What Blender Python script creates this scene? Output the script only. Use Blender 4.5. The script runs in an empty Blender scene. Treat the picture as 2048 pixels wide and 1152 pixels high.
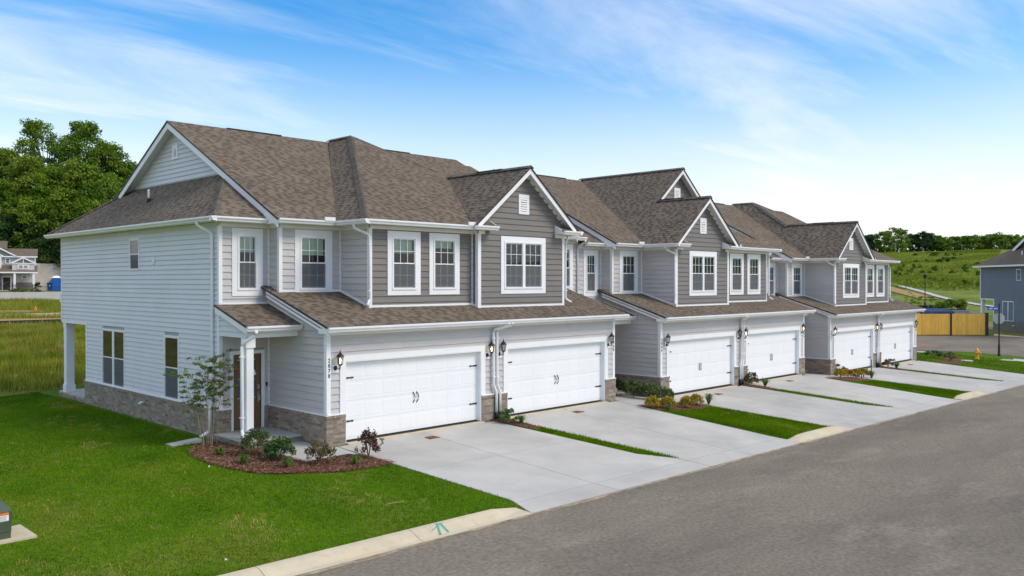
import bpy, math, random
import numpy as np
random.seed(7)
rng = np.random.default_rng(11)
SC = bpy.context.scene
COL = SC.collection
R = math.radians

# ------------------------------------------------------------------ camera
YAW, PITCH, FPX = 0.7938, -0.0076, 1700.0
CAM = np.array([-13.07, -19.166, 4.282])
cd = bpy.data.cameras.new('camera')
cd.sensor_width = 36.0
cd.lens = FPX / 2048.0 * 36.0
cd.clip_start, cd.clip_end = 0.1, 6000
cam = bpy.data.objects.new('camera', cd)
COL.objects.link(cam)
cam.location = CAM
cam.rotation_euler = (math.pi / 2 + PITCH, 0, -YAW)
SC.camera = cam
_f = np.array([math.sin(YAW) * math.cos(PITCH), math.cos(YAW) * math.cos(PITCH), math.sin(PITCH)])
_r = np.array([math.cos(YAW), -math.sin(YAW), 0.0])
_u = np.cross(_r, _f)
def depth(p): return float((np.asarray(p, float) - CAM) @ _f)
def ray(px, py): return (px - 1024) / FPX * _r - (py - 576) / FPX * _u + _f
def at_depth(px, py, d): return CAM + ray(px, py) * d

# ------------------------------------------------------------------ sky, sun, exposure
SUN_EL, SUN_AZ = R(43), R(148)     # azimuth clockwise from +Y
world = bpy.data.worlds.new('World')
SC.world = world
world.use_nodes = True
wt = world.node_tree
wt.nodes.clear()
def wn(t, **k):
    n = wt.nodes.new(t)
    for a, b in k.items(): setattr(n, a, b)
    return n
sky = wn('ShaderNodeTexSky', sky_type='NISHITA', sun_disc=False, sun_elevation=SUN_EL, sun_rotation=SUN_AZ,
         altitude=100, air_density=1.25, dust_density=0.9, ozone_density=2.6)
hsv = wn('ShaderNodeHueSaturation'); hsv.inputs['Hue'].default_value = 0.506; hsv.inputs['Saturation'].default_value = 1.55; hsv.inputs['Value'].default_value = 0.56
wt.links.new(sky.outputs[0], hsv.inputs['Color'])
# thin cirrus, drawn on a flat layer high above (direction / height), the same all round the sky
tc = wn('ShaderNodeTexCoord')
sep = wn('ShaderNodeSeparateXYZ'); wt.links.new(tc.outputs['Generated'], sep.inputs[0])
def wm(op, a, b=None, clamp=False):
    n = wn('ShaderNodeMath', operation=op, use_clamp=clamp)
    for i, v in enumerate((a, b)):
        if v is None: continue
        if isinstance(v, (int, float)): n.inputs[i].default_value = v
        else: wt.links.new(v, n.inputs[i])
    return n.outputs[0]
zz = wm('MAXIMUM', sep.outputs[2], 0.0)
den = wm('ADD', zz, 0.11)
comb = wn('ShaderNodeCombineXYZ')
wt.links.new(wm('DIVIDE', sep.outputs[0], den), comb.inputs[0])
wt.links.new(wm('DIVIDE', sep.outputs[1], den), comb.inputs[1])
mp = wn('ShaderNodeMapping'); mp.inputs['Rotation'].default_value = (0, 0, R(60)); mp.inputs['Scale'].default_value = (0.30, 1.0, 1)
mp.inputs['Location'].default_value = (8.3, 2.9, 0)
wt.links.new(comb.outputs[0], mp.inputs[0])
n1 = wn('ShaderNodeTexNoise'); n1.inputs['Scale'].default_value = 1.1; n1.inputs['Detail'].default_value = 10; n1.inputs['Roughness'].default_value = 0.62; n1.inputs['Distortion'].default_value = 0.7
wt.links.new(mp.outputs[0], n1.inputs['Vector'])
n2 = wn('ShaderNodeTexNoise'); n2.inputs['Scale'].default_value = 0.42; n2.inputs['Detail'].default_value = 3
wt.links.new(mp.outputs[0], n2.inputs['Vector'])
cl = wm('ADD', wm('MULTIPLY', n1.outputs[0], 0.62), wm('MULTIPLY', n2.outputs[0], 0.62))
cr = wn('ShaderNodeMapRange'); cr.interpolation_type = 'SMOOTHSTEP'
cr.inputs['From Min'].default_value = 0.485; cr.inputs['From Max'].default_value = 0.82; cr.inputs['To Max'].default_value = 0.9
wt.links.new(cl, cr.inputs['Value'])
# veil of thin cloud that thickens toward the horizon
veil = wn('ShaderNodeMapRange'); veil.interpolation_type = 'SMOOTHSTEP'
veil.inputs['From Min'].default_value = 0.30; veil.inputs['From Max'].default_value = -0.02; veil.inputs['To Min'].default_value = 0.0; veil.inputs['To Max'].default_value = 0.97
wt.links.new(sep.outputs[2], veil.inputs['Value'])
cover = wm('MAXIMUM', cr.outputs[0], veil.outputs[0])
cover = wm('ADD', cover, wm('MULTIPLY', wm('MULTIPLY', cr.outputs[0], veil.outputs[0]), 0.3), clamp=True)
mix = wn('ShaderNodeMixRGB'); mix.inputs['Color2'].default_value = (3.0, 3.05, 3.15, 1)
wt.links.new(cover, mix.inputs['Fac']); wt.links.new(hsv.outputs[0], mix.inputs['Color1'])
bg = wn('ShaderNodeBackground'); bg.inputs['Strength'].default_value = 0.15
wt.links.new(mix.outputs[0], bg.inputs[0])
wt.links.new(bg.outputs[0], wn('ShaderNodeOutputWorld').inputs[0])
sl = bpy.data.lights.new('sun', 'SUN'); sl.energy = 0.92; sl.angle = R(26); sl.color = (1.0, 0.87, 0.69)
so = bpy.data.objects.new('sun', sl); COL.objects.link(so)
so.rotation_euler = (math.pi / 2 - SUN_EL, 0, -SUN_AZ + math.pi)
so.location = (20, -60, 80)
vs = SC.view_settings
vs.view_transform = 'Standard'; vs.look = 'None'; vs.gamma = 1.0; vs.use_curve_mapping = False
vs.exposure = 1.24
SC.cycles.max_bounces = 8; SC.cycles.transparent_max_bounces = 16
SC.cycles.use_denoising = True

# ------------------------------------------------------------------ materials
def new_mat(name):
    m = bpy.data.materials.new(name); m.use_nodes = True
    nt = m.node_tree; nt.nodes.clear()
    out = nt.nodes.new('ShaderNodeOutputMaterial')
    return m, nt, out
def rgba(c): return (c[0], c[1], c[2], 1)
def pm(name, base, rough=0.7, var=0.12, scale=3.0, detail=5, alt=None, alt_scale=None, alt_lo=0.45, alt_hi=0.65, bump=0.0, bump_scale=60,
       tone=None, spec=0.3, metal=0.0, stretch=None, trans=None, alt2=None, alt2_scale=1.0, alt2_lo=.5, alt2_hi=.7, orand=0.0, haze=None, speck=None, speck2=None):
    """principled material: base colour, noise variation, optional second / third colour in patches, optional per-piece tone attribute"""
    m, nt, out = new_mat(name)
    L = nt.links.new
    N = nt.nodes.new
    b = N('ShaderNodeBsdfPrincipled')
    b.inputs['Roughness'].default_value = rough; b.inputs['Metallic'].default_value = metal
    b.inputs['Specular IOR Level'].default_value = spec
    geo = N('ShaderNodeNewGeometry'); vec = geo.outputs['Position']
    if stretch:
        mpn = N('ShaderNodeMapping'); mpn.inputs['Scale'].default_value = stretch; L(vec, mpn.inputs[0]); vec = mpn.outputs[0]
    c = N('ShaderNodeRGB'); c.outputs[0].default_value = rgba(base); col = c.outputs[0]
    def noise(s, d=5):
        n = N('ShaderNodeTexNoise'); n.inputs['Scale'].default_value = s; n.inputs['Detail'].default_value = d; n.inputs['Roughness'].default_value = .6
        L(vec, n.inputs['Vector']); return n.outputs['Fac']
    def patch(col, ac, s, lo, hi):
        mr = N('ShaderNodeMapRange'); mr.inputs['From Min'].default_value = lo; mr.inputs['From Max'].default_value = hi
        L(noise(s), mr.inputs['Value'])
        mx = N('ShaderNodeMixRGB'); mx.inputs['Color2'].default_value = rgba(ac)
        L(mr.outputs[0], mx.inputs['Fac']); L(col, mx.inputs['Color1']); return mx.outputs[0]
    if alt: col = patch(col, alt, alt_scale or scale, alt_lo, alt_hi)
    if alt2: col = patch(col, alt2, alt2_scale, alt2_lo, alt2_hi)
    for sp_ in (speck, speck2):
        if sp_: vec = geo.outputs['Position']; col = patch(col, *sp_)
    if tone is not None:
        a = N('ShaderNodeAttribute'); a.attribute_name = 'tone'
        mx = N('ShaderNodeMixRGB'); mx.blend_type = 'MULTIPLY'; mx.inputs['Fac'].default_value = 1
        rp = N('ShaderNodeValToRGB'); els = rp.color_ramp.elements
        els[0].color = rgba(tone[0]); els[1].color = rgba(tone[-1])
        for i in range(1, len(tone) - 1):
            e = els.new(i / (len(tone) - 1)); e.color = rgba(tone[i])
        L(a.outputs['Fac'], rp.inputs[0]); L(rp.outputs[0], mx.inputs['Color1']); L(col, mx.inputs['Color2']); col = mx.outputs[0]
    if orand:
        oi = N('ShaderNodeObjectInfo'); mr = N('ShaderNodeMapRange'); mr.inputs['To Min'].default_value = 1 - orand; mr.inputs['To Max'].default_value = 1 + orand
        L(oi.outputs['Random'], mr.inputs['Value'])
        mx = N('ShaderNodeMixRGB'); mx.blend_type = 'MULTIPLY'; mx.inputs['Fac'].default_value = 1
        L(col, mx.inputs['Color1']); L(mr.outputs[0], mx.inputs['Color2']); col = mx.outputs[0]
    if var:
        mr = N('ShaderNodeMapRange'); mr.inputs['From Min'].default_value = .3; mr.inputs['From Max'].default_value = .7
        mr.inputs['To Min'].default_value = 1 - var; mr.inputs['To Max'].default_value = 1 + var
        L(noise(scale, detail), mr.inputs['Value'])
        mx = N('ShaderNodeMixRGB'); mx.blend_type = 'MULTIPLY'; mx.inputs['Fac'].default_value = 1
        L(col, mx.inputs['Color1']); L(mr.outputs[0], mx.inputs['Color2']); col = mx.outputs[0]
    L(col, b.inputs['Base Color'])
    if bump:
        bp = N('ShaderNodeBump'); bp.inputs['Strength'].default_value = bump; bp.inputs['Distance'].default_value = .02
        L(noise(bump_scale, 4), bp.inputs['Height']); L(bp.outputs[0], b.inputs['Normal'])
    sh = b.outputs[0]
    if trans:
        t = N('ShaderNodeBsdfTranslucent'); L(col, t.inputs[0])
        ms = N('ShaderNodeMixShader'); ms.inputs[0].default_value = trans
        L(sh, ms.inputs[1]); L(t.outputs[0], ms.inputs[2]); sh = ms.outputs[0]
    L(sh, out.inputs[0])
    return m
M = {}
M['white'] = pm('white_trim', (.86, .865, .86), .5, .03, 2)
M['gutter'] = pm('gutter_white', (.84, .85, .845), .38, .04, 2, spec=.5)
M['soffit'] = pm('soffit_white', (.74, .75, .74), .6, .03, 2)
M['light'] = pm('light_siding', (.565, .543, .526), .65, .05, 1.5, bump=.12, bump_scale=90, orand=.035, stretch=(1, 1, 6))
M['dark'] = pm('dark_siding', (.208, .194, .174), .65, .06, 1.5, bump=.12, bump_scale=90, orand=.05, stretch=(1, 1, 6))
M['vinyl'] = pm('vinyl_siding', (.665, .672, .69), .5, .04, 1.2, orand=.02, spec=.4)
M['wallcore'] = pm('wall_sheet', (.40, .39, .38), .8, .03)
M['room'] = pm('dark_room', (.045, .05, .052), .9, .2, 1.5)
M['brick'] = pm('brick', (1, 1, 1), .85, .16, 26, tone=((.185, .145, .11), (.28, .226, .172), (.345, .288, .228), (.24, .19, .145), (.42, .355, .28)), bump=.35, bump_scale=70)
M['mortar'] = pm('mortar', (.38, .345, .295), .95, .15, 12, bump=.3)
M['shingle'] = pm('shingle', (1, 1, 1), .93, .10, 0.7, tone=((.074, .056, .041), (.125, .098, .072), (.190, .152, .113), (.252, .205, .154)), bump=.5, bump_scale=160, spec=.15)
M['cap'] = pm('ridge_cap_shingle', (1, 1, 1), .93, .12, 5, tone=((.105, .09, .072), (.18, .155, .125)), bump=.4, bump_scale=160, spec=.15)
M['deck'] = pm('roof_edge', (.022, .022, .024), .5, .1)
M['garage'] = pm('garage_door_white', (.86, .87, .862), .5, .02, 1.4, bump=.05, bump_scale=60, stretch=(1, 1, .12), spec=.35)
M['black'] = pm('black_metal', (.016, .016, .017), .42, .1, 8, spec=.5)
M['blackpl'] = pm('black_plastic', (.02, .021, .024), .5, .2, 8)
M['door'] = pm('front_door_brown', (.21, .122, .052), .45, .1, 6, stretch=(8, 8, .6))
M['nickel'] = pm('brushed_nickel', (.55, .53, .50), .35, .05, metal=1.0)
M['concrete'] = pm('new_concrete', (.49, .475, .435), .85, .09, 0.9, detail=8, alt=(.415, .405, .37), alt_scale=.3, alt2=(.53, .48, .39), alt2_scale=.5, alt2_lo=.6, alt2_hi=.85, bump=.15, bump_scale=90, orand=.045)
M['curb'] = pm('kerb_concrete', (.56, .485, .34), .9, .10, 2.2, alt=(.58, .40, .17), alt_scale=1.1, alt_lo=.58, alt_hi=.82, alt2=(.45, .405, .31), alt2_scale=5, alt2_lo=.55, alt2_hi=.75, bump=.25, bump_scale=60, orand=.05)
M['walk'] = pm('sidewalk_concrete', (.50, .49, .45), .9, .08, 1.0, bump=.1)
M['asphalt'] = pm('asphalt', (.225, .193, .144), .92, .30, 13, detail=8, alt=(.165, .141, .110), alt_scale=.30, alt_lo=.42, alt_hi=.66, alt2=(.28, .24, .182), alt2_scale=.9, alt2_lo=.54, alt2_hi=.80, bump=.6, bump_scale=110, spec=.2, stretch=(.4, 1, 1), speck=((.42, .38, .32), 7, .69, .76), speck2=((.08, .07, .06), 5.5, .70, .78))
M['dust'] = pm('gutter_dust', (.36, .30, .20), .95, .3, 6, alt=(.22, .18, .12), alt_scale=2.2, bump=.3, bump_scale=60)
M['jointm'] = pm('joint_dirt', (.17, .15, .125), .95, .2, 6)
M['dirt'] = pm('dirt', (.40, .235, .10), .95, .2, 1.5, alt=(.30, .22, .09), alt_scale=.6, bump=.3, bump_scale=12)
M['mulch'] = pm('mulch_soil', (.135, .058, .032), .95, .35, 30, bump=.8, bump_scale=60)
M['chip'] = pm('mulch_chip', (1, 1, 1), .9, .2, 30, tone=((.10, .040, .020), (.19, .080, .042), (.27, .135, .08), (.40, .28, .19)))
M['lawn'] = pm('lawn_soil', (.066, .145, .004), .95, .25, 6, alt=(.125, .165, .018), alt_scale=.45, alt2=(.27, .22, .075), alt2_scale=1.6, alt2_lo=.66, alt2_hi=.80, bump=.6, bump_scale=30, spec=.1)
M['blade'] = pm('grass_blade', (1, 1, 1), .7, .25, .55, tone=((.056, .140, .002), (.096, .212, .003), (.148, .258, .004), (.225, .285, .015), (.55, .37, .14)), spec=.02, trans=.25)
M['meadow'] = pm('meadow_ground', (.17, .18, .03), .95, .25, 2, alt=(.28, .21, .08), alt_scale=.25, bump=.6, bump_scale=8, spec=.1)
M['hilltuft'] = pm('hill_tuft', (1, 1, 1), .8, .3, .12, tone=((.14, .20, .018), (.22, .28, .03), (.31, .34, .05), (.42, .40, .10)), spec=.1, trans=.25)
M['tall'] = pm('tall_grass', (1, 1, 1), .75, .3, .35, tone=((.085, .135, .008), (.165, .22, .014), (.28, .285, .03), (.44, .35, .10)), spec=.15, trans=.25)
M['hill'] = pm('hill_grass', (.150, .190, .025), .95, .35, .16, alt=(.070, .125, .014), alt_scale=.05, alt2=(.225, .225, .06), alt2_scale=.09, bump=.6, bump_scale=1.5, spec=.1)
M['leaf'] = pm('tree_leaf', (1, 1, 1), .6, .2, .25, tone=((.060, .110, .010), (.110, .210, .014), (.175, .29, .022), (.25, .34, .034)), spec=.2, trans=.3)
M['leaf2'] = pm('olive_leaf', (1, 1, 1), .6, .2, .25, tone=((.07, .12, .012), (.13, .22, .017), (.19, .29, .026), (.25, .33, .04)), spec=.2, trans=.3)
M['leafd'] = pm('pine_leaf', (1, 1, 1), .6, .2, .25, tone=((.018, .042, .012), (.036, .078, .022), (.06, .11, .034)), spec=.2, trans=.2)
M['holly'] = pm('shrub_leaf', (1, 1, 1), .42, .2, 4, tone=((0.020, 0.058, 0.014), (0.060, 0.128, 0.022), (0.128, 0.212, 0.043)), spec=.4, trans=.2)
M['olive'] = pm('shrub_olive_leaf', (1, 1, 1), .5, .2, 4, tone=((0.037, 0.061, 0.017), (0.093, 0.145, 0.037), (0.170, 0.221, 0.068)), spec=.3, trans=.2)
M['redleaf'] = pm('shrub_red_leaf', (1, 1, 1), .5, .2, 5, tone=((0.080, 0.035, 0.026), (0.160, 0.056, 0.045), (0.080, 0.136, 0.032), (0.304, 0.112, 0.072)), spec=.3, trans=.25)
M['gold'] = pm('gold_leaf', (1, 1, 1), .5, .15, 5, tone=((0.160, 0.192, 0.019), (0.384, 0.320, 0.024), (0.640, 0.352, 0.029), (0.672, 0.208, 0.032)), spec=.3, trans=.3)
M['lirio'] = pm('clump_blade', (1, 1, 1), .5, .15, 5, tone=((0.032, 0.088, 0.010), (0.096, 0.184, 0.019), (0.192, 0.264, 0.048)), spec=.3, trans=.25)
M['myrtle'] = pm('crape_myrtle_leaf', (1, 1, 1), .5, .15, 5, tone=((.045, .115, .012), (.10, .20, .02), (.19, .25, .035), (.24, .19, .05)), spec=.3, trans=.35)
M['bark'] = pm('bark', (.12, .09, .065), .9, .25, 6, bump=.5, bump_scale=20)
M['tan'] = pm('tan_stem', (.42, .31, .205), .8, .15, 12)
M['twig'] = pm('bare_twig', (.20, .165, .13), .9, .2, 5)
M['rust'] = pm('rusty_iron', (.27, .10, .035), .85, .3, 14, alt=(.16, .06, .03), alt_scale=9, bump=.4)
M['yellow'] = pm('hydrant_yellow', (.80, .40, .025), .45, .08, 6, spec=.5)
M['wood'] = pm('new_pine_plank', (.95, .54, .10), .75, .18, 3, stretch=(6, 6, .5), alt=(.80, .42, .075), alt_scale=1.2, alt_lo=.55, alt_hi=.8, orand=.10)
M['blue'] = pm('blue_plastic', (.01, .115, .42), .45, .08, 3)
M['navy'] = pm('navy_lid', (.008, .035, .14), .45, .1, 3)
M['signblue'] = pm('sign_blue', (.01, .12, .55), .4, .03)
M['alu'] = pm('sign_back_aluminium', (.50, .52, .50), .5, .05)
M['green'] = pm('transformer_green', (.068, .095, .055), .45, .12, 2.5, spec=.45)
M['orange'] = pm('orange_label', (.85, .22, .03), .5, .02)
M['text'] = pm('print_grey', (.28, .28, .30), .6, 0)
M['number'] = pm('number_black', (.012, .012, .013), .4, 0)
M['wallblue'] = pm('bluegrey_siding', (.175, .195, .22), .6, .06, 1.2, orand=.04)
M['brickfar'] = pm('far_brick', (.20, .17, .15), .9, .2, 5)
M['block'] = pm('retaining_block', (.44, .405, .36), .9, .12, 1.2, orand=.10)
M['silt'] = pm('silt_fence', (.02, .02, .022), .8, .3, 2)
M['red'] = pm('sticker_red', (.62, .03, .035), .5, 0)
M['paint'] = pm('utility_paint_green', (.12, .36, .26), .8, .3, 20)
M['pvc'] = pm('pvc_white', (.80, .80, .79), .4, .02)
M['greywood'] = pm('utility_pole_wood', (.30, .27, .23), .9, .2, 3)
M['blindm'] = pm('blind_white', (.78, .82, .72), .7, .04)
M['haired'] = pm('red_clay', (.34, .17, .08), .95, .25, 4)
def glass_mat(name, tint, refl=1.0):
    m, nt, out = new_mat(name)
    t = nt.nodes.new('ShaderNodeBsdfTransparent'); t.inputs[0].default_value = rgba(tint)
    g = nt.nodes.new('ShaderNodeBsdfGlossy'); g.inputs['Roughness'].default_value = .03; g.inputs['Color'].default_value = (refl, refl, refl, 1)
    f = nt.nodes.new('ShaderNodeFresnel'); f.inputs['IOR'].default_value = 1.58
    s = nt.nodes.new('ShaderNodeMixShader')
    nt.links.new(f.outputs[0], s.inputs[0]); nt.links.new(t.outputs[0], s.inputs[1]); nt.links.new(g.outputs[0], s.inputs[2])
    nt.links.new(s.outputs[0], out.inputs[0]); return m
M['glass'] = glass_mat('window_glass', (.80, .90, .85))
M['lampglass'] = glass_mat('lantern_glass', (.9, .9, .88))
def screen_mat():
    m, nt, out = new_mat('insect_screen')
    t = nt.nodes.new('ShaderNodeBsdfTransparent'); d = nt.nodes.new('ShaderNodeBsdfDiffuse'); d.inputs[0].default_value = (.20, .205, .21, 1)
    s = nt.nodes.new('ShaderNodeMixShader'); s.inputs[0].default_value = .62
    nt.links.new(t.outputs[0], s.inputs[1]); nt.links.new(d.outputs[0], s.inputs[2]); nt.links.new(s.outputs[0], out.inputs[0]); return m
M['screen'] = screen_mat()
def emis(name, c, s):
    m, nt, out = new_mat(name); e = nt.nodes.new('ShaderNodeEmission'); e.inputs[0].default_value = rgba(c); e.inputs[1].default_value = s
    nt.links.new(e.outputs[0], out.inputs[0]); return m
M['bulb'] = emis('lamp_bulb', (1.0, .84, .58), 4.0)

# ------------------------------------------------------------------ mesh helpers
MAP = None            # (dx, dz, mirror) while a townhouse is being built
def mapped(v):
    v = np.array(v, float).reshape(-1, 3)
    if MAP:
        dx, dz, mir = MAP
        if mir: v[:, 0] = 11.0 - v[:, 0]
        v[:, 0] += dx; v[:, 2] += dz
    return v
HEX = ((0, 3, 2, 1), (4, 5, 6, 7), (0, 1, 5, 4), (1, 2, 6, 5), (2, 3, 7, 6), (3, 0, 4, 7))
def newell(p):
    n = np.zeros(3)
    for i in range(len(p)):
        a, b = p[i], p[(i + 1) % len(p)]
        n += np.cross(a, b)
    return n
class MB:
    def __init__(s): s.v = []; s.f = []; s.t = []; s.m = []; s.slot = 0; s.cut = []
    def _add(s, vs, fs, tone=0.5, convex=True):
        vs = mapped(vs); base = len(s.v); s.cut.append((base, len(s.f)))
        if convex:
            c = vs.mean(0); fs2 = []
            for f in fs:
                p = vs[list(f)]
                fs2.append(f if newell(p - c) @ (p.mean(0) - c) >= 0 else tuple(reversed(f)))
            fs = fs2
        elif MAP and MAP[2]: fs = [tuple(reversed(f)) for f in fs]
        s.v.extend(vs.tolist()); s.t.extend([tone] * len(vs))
        for f in fs: s.f.append(tuple(base + i for i in f)); s.m.append(s.slot)
        return s
    def hexa(s, p, tone=.5): return s._add(p, HEX, tone)
    def box(s, x0, x1, y0, y1, z0, z1, tone=.5):
        return s.hexa([(x0, y0, z0), (x1, y0, z0), (x1, y1, z0), (x0, y1, z0), (x0, y0, z1), (x1, y0, z1), (x1, y1, z1), (x0, y1, z1)], tone)
    def poly(s, p, tone=.5): return s._add(p, [tuple(range(len(p)))], tone, convex=False)
    def prism(s, p, d, tone=.5):
        """polygon p (3d points) swept by vector d"""
        n = len(p); d = np.array(d, float); q = [tuple(np.array(a, float) + d) for a in p]
        fs = [tuple(range(n)), tuple(range(2 * n - 1, n - 1, -1))] + [(i, (i + 1) % n, n + (i + 1) % n, n + i) for i in range(n)]
        return s._add(list(p) + q, fs, tone)
    def tube(s, path, r, n=8, tone=.5, cap=True, sq=1.0):
        P = [np.array(p, float) for p in path]; rr = r if hasattr(r, '__len__') else [r] * len(P)
        rings = []
        for i, p in enumerate(P):
            d = (P[min(i + 1, len(P) - 1)] - P[max(i - 1, 0)]); d /= (np.linalg.norm(d) + 1e-9)
            a = np.cross(d, (0, 0, 1.0)) if abs(d[2]) < .95 else np.cross(d, (1.0, 0, 0)); a /= np.linalg.norm(a); b = np.cross(d, a)
            rings.append([p + rr[i] * (math.cos(2 * math.pi * k / n + math.pi / n) * a + sq * math.sin(2 * math.pi * k / n + math.pi / n) * b) for k in range(n)])
        vs = [q for ring in rings for q in ring]; fs = []
        for i in range(len(P) - 1):
            for k in range(n): fs.append((i * n + k, i * n + (k + 1) % n, (i + 1) * n + (k + 1) % n, (i + 1) * n + k))
        if cap: fs += [tuple(range(n - 1, -1, -1)), tuple((len(P) - 1) * n + k for k in range(n))]
        return s._add(vs, fs, tone, convex=False)
    def lathe(s, c, prof, n=14, tone=.5, axis='z'):
        vs = []; fs = []
        for (r, h) in prof:
            for k in range(n):
                a = 2 * math.pi * k / n; p = (r * math.cos(a), r * math.sin(a), h)
                if axis == 'y': p = (p[0], -p[2], p[1])
                if axis == 'x': p = (p[2], p[0], p[1])
                vs.append((c[0] + p[0], c[1] + p[1], c[2] + p[2]))
        for i in range(len(prof) - 1):
            for k in range(n): fs.append((i * n + k, i * n + (k + 1) % n, (i + 1) * n + (k + 1) % n, (i + 1) * n + k))
        fs += [tuple(range(n - 1, -1, -1)), tuple((len(prof) - 1) * n + k for k in range(n))]
        return s._add(vs, fs, tone, convex=False)
def wloc(o):
    l = np.zeros(3)
    while o is not None: l += np.array(o.location); o = o.parent
    return l
def obj_from(name, me, parent=None):
    o = bpy.data.objects.new(name, me); COL.objects.link(o)
    if parent is not None: o.parent = parent
    return o
def build(mb, name, mat, parent=None, smooth=False, kind=None, label=None, loc=None):
    me = bpy.data.meshes.new(name)
    off = wloc(parent) if parent is not None else np.zeros(3)
    if loc is not None: off = off + np.array(loc)
    me.from_pydata((np.array(mb.v) - off).tolist(), [], mb.f)
    for m in (mat if isinstance(mat, (list, tuple)) else [mat]): me.materials.append(M[m] if isinstance(m, str) else m)
    if isinstance(mat, (list, tuple)): me.polygons.foreach_set('material_index', mb.m)
    a = me.attributes.new('tone', 'FLOAT', 'POINT'); a.data.foreach_set('value', mb.t)
    if smooth: me.polygons.foreach_set('use_smooth', [True] * len(me.polygons))
    me.update()
    o = obj_from(name, me, parent)
    if loc is not None: o.location = loc
    if kind: o['kind'] = kind
    if label: o['label'] = label
    return o
def build_split(mb, name, mat, parent):
    c = mb.cut + [(len(mb.v), len(mb.f))]
    for (v0, f0), (v1, f1) in zip(c[:-1], c[1:]):
        p = MB(); p.v = mb.v[v0:v1]; p.t = mb.t[v0:v1]; p.f = [tuple(i - v0 for i in f) for f in mb.f[f0:f1]]; p.m = mb.m[f0:f1]; build(p, name, mat, parent)
def arr_mesh(name, verts, k, tone, mat, parent=None, loc=None):
    """verts (n*k,3): n separate k-gons"""
    verts = np.asarray(verts, np.float32)
    off = wloc(parent) if parent is not None else np.zeros(3)
    if loc is not None: off = off + np.array(loc)
    verts = verts - off.astype(np.float32)
    n = len(verts) // k
    me = bpy.data.meshes.new(name)
    me.vertices.add(len(verts)); me.vertices.foreach_set('co', verts.ravel())
    me.loops.add(n * k); me.loops.foreach_set('vertex_index', np.arange(n * k, dtype=np.int32))
    me.polygons.add(n); me.polygons.foreach_set('loop_start', np.arange(0, n * k, k, dtype=np.int32))
    me.update(calc_edges=True)
    me.materials.append(M[mat])
    a = me.attributes.new('tone', 'FLOAT', 'POINT'); a.data.foreach_set('value', np.asarray(tone, np.float32))
    o = obj_from(name, me, parent)
    if loc is not None: o.location = loc
    return o
def thing(name, label, cat, loc=(0, 0, 0), group=None):
    o = bpy.data.objects.new(name, None); COL.objects.link(o); o.location = loc; o.empty_display_size = .3
    return tag(o, label, cat, group)
def tag(o, label, cat, group=None):
    o['label'] = label; o['category'] = cat
    if group: o['group'] = group
    return o
def structure(o): o['kind'] = 'structure'; return o
def clip(poly, a, b, c):
    """keep the part of a 2d polygon where a*x+b*y<=c"""
    out = []
    for i in range(len(poly)):
        p, q = poly[i], poly[(i + 1) % len(poly)]
        dp, dq = a * p[0] + b * p[1] - c, a * q[0] + b * q[1] - c
        if dp <= 0: out.append(p)
        if (dp < 0 < dq) or (dq < 0 < dp):
            t = dp / (dp - dq); out.append((p[0] + (q[0] - p[0]) * t, p[1] + (q[1] - p[1]) * t))
    return out
def clip_to(poly, conv):
    A = sum(conv[i][0] * conv[(i + 1) % len(conv)][1] - conv[(i + 1) % len(conv)][0] * conv[i][1] for i in range(len(conv)))
    for i in range(len(conv)):
        (x0, y0), (x1, y1) = conv[i], conv[(i + 1) % len(conv)]
        a, b = (y1 - y0), -(x1 - x0)
        if A < 0: a, b = -a, -b
        poly = clip(poly, a, b, a * x0 + b * y0)
        if len(poly) < 3: return []
    return poly
def area2(p): return abs(sum(p[i][0] * p[(i + 1) % len(p)][1] - p[(i + 1) % len(p)][0] * p[i][1] for i in range(len(p)))) / 2

# ------------------------------------------------------------------ ground heights
def zh(x): return np.interp(x, [-60, 11.6, 14.5, 26.5, 29.8, 41, 60, 90], [-.06, -.06, -.27, -.29, -.57, -.6, -.75, -.6])
def zr(x): return -.46 - .0151 * np.clip(x, -40, 60)
def sstep(t): t = np.clip(t, 0, 1); return t * t * (3 - 2 * t)
def G(x, y):
    x = np.asarray(x, float); y = np.asarray(y, float)
    t = np.clip((-.3 - y) / 6.9, 0, 1)
    z = zh(x) + (zr(x) - zh(x)) * t
    back = np.interp(y, [18, 58, 75, 118.9, 119.1, 150, 159.9, 160.1, 210], [0, .9, .93, 1.8, 2.7, 3.15, 3.2, 7.7, 10])
    z = z + back * (1 - sstep((x - 52) / 30))
    z = z + np.interp(x, [67, 95, 120, 385, 470], [0, .35, 1.3, 18.3, 19.2])
    return z
def gz(x, y): return float(G(x, y))
def gpt(px, py):
    """point of the ground seen at a photo pixel"""
    d = ray(px, py); z = -.2
    for _ in range(40):
        p = CAM + d * ((z - CAM[2]) / d[2]); z = gz(p[0], p[1])
    return p

# ------------------------------------------------------------------ ground sheets
def axis(pts, lo, hi, step_near=1.0):
    s = set(np.round(np.arange(lo, hi + .01, step_near), 3)) | set(pts)
    return sorted(s)
def grid_obj(name, xs, ys, mat, dz=0.0, keep=None):
    xs = np.array(xs); ys = np.array(ys)
    X, Y = np.meshgrid(xs, ys); Z = G(X, Y) + dz
    nx = len(xs); v = np.stack([X, Y, Z], -1).reshape(-1, 3)
    f = []
    for j in range(len(ys) - 1):
        for i in range(nx - 1):
            if keep is None or keep((xs[i] + xs[i + 1]) / 2, (ys[j] + ys[j + 1]) / 2):
                f.append((j * nx + i, j * nx + i + 1, (j + 1) * nx + i + 1, (j + 1) * nx + i))
    mb = MB(); mb.v = v.tolist(); mb.f = f; mb.t = [.5] * len(v); mb.m = [0] * len(f)
    return structure(build(mb, name, mat))
far = [-2500, -1200, -600, -300, -160, -90, -60]
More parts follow.
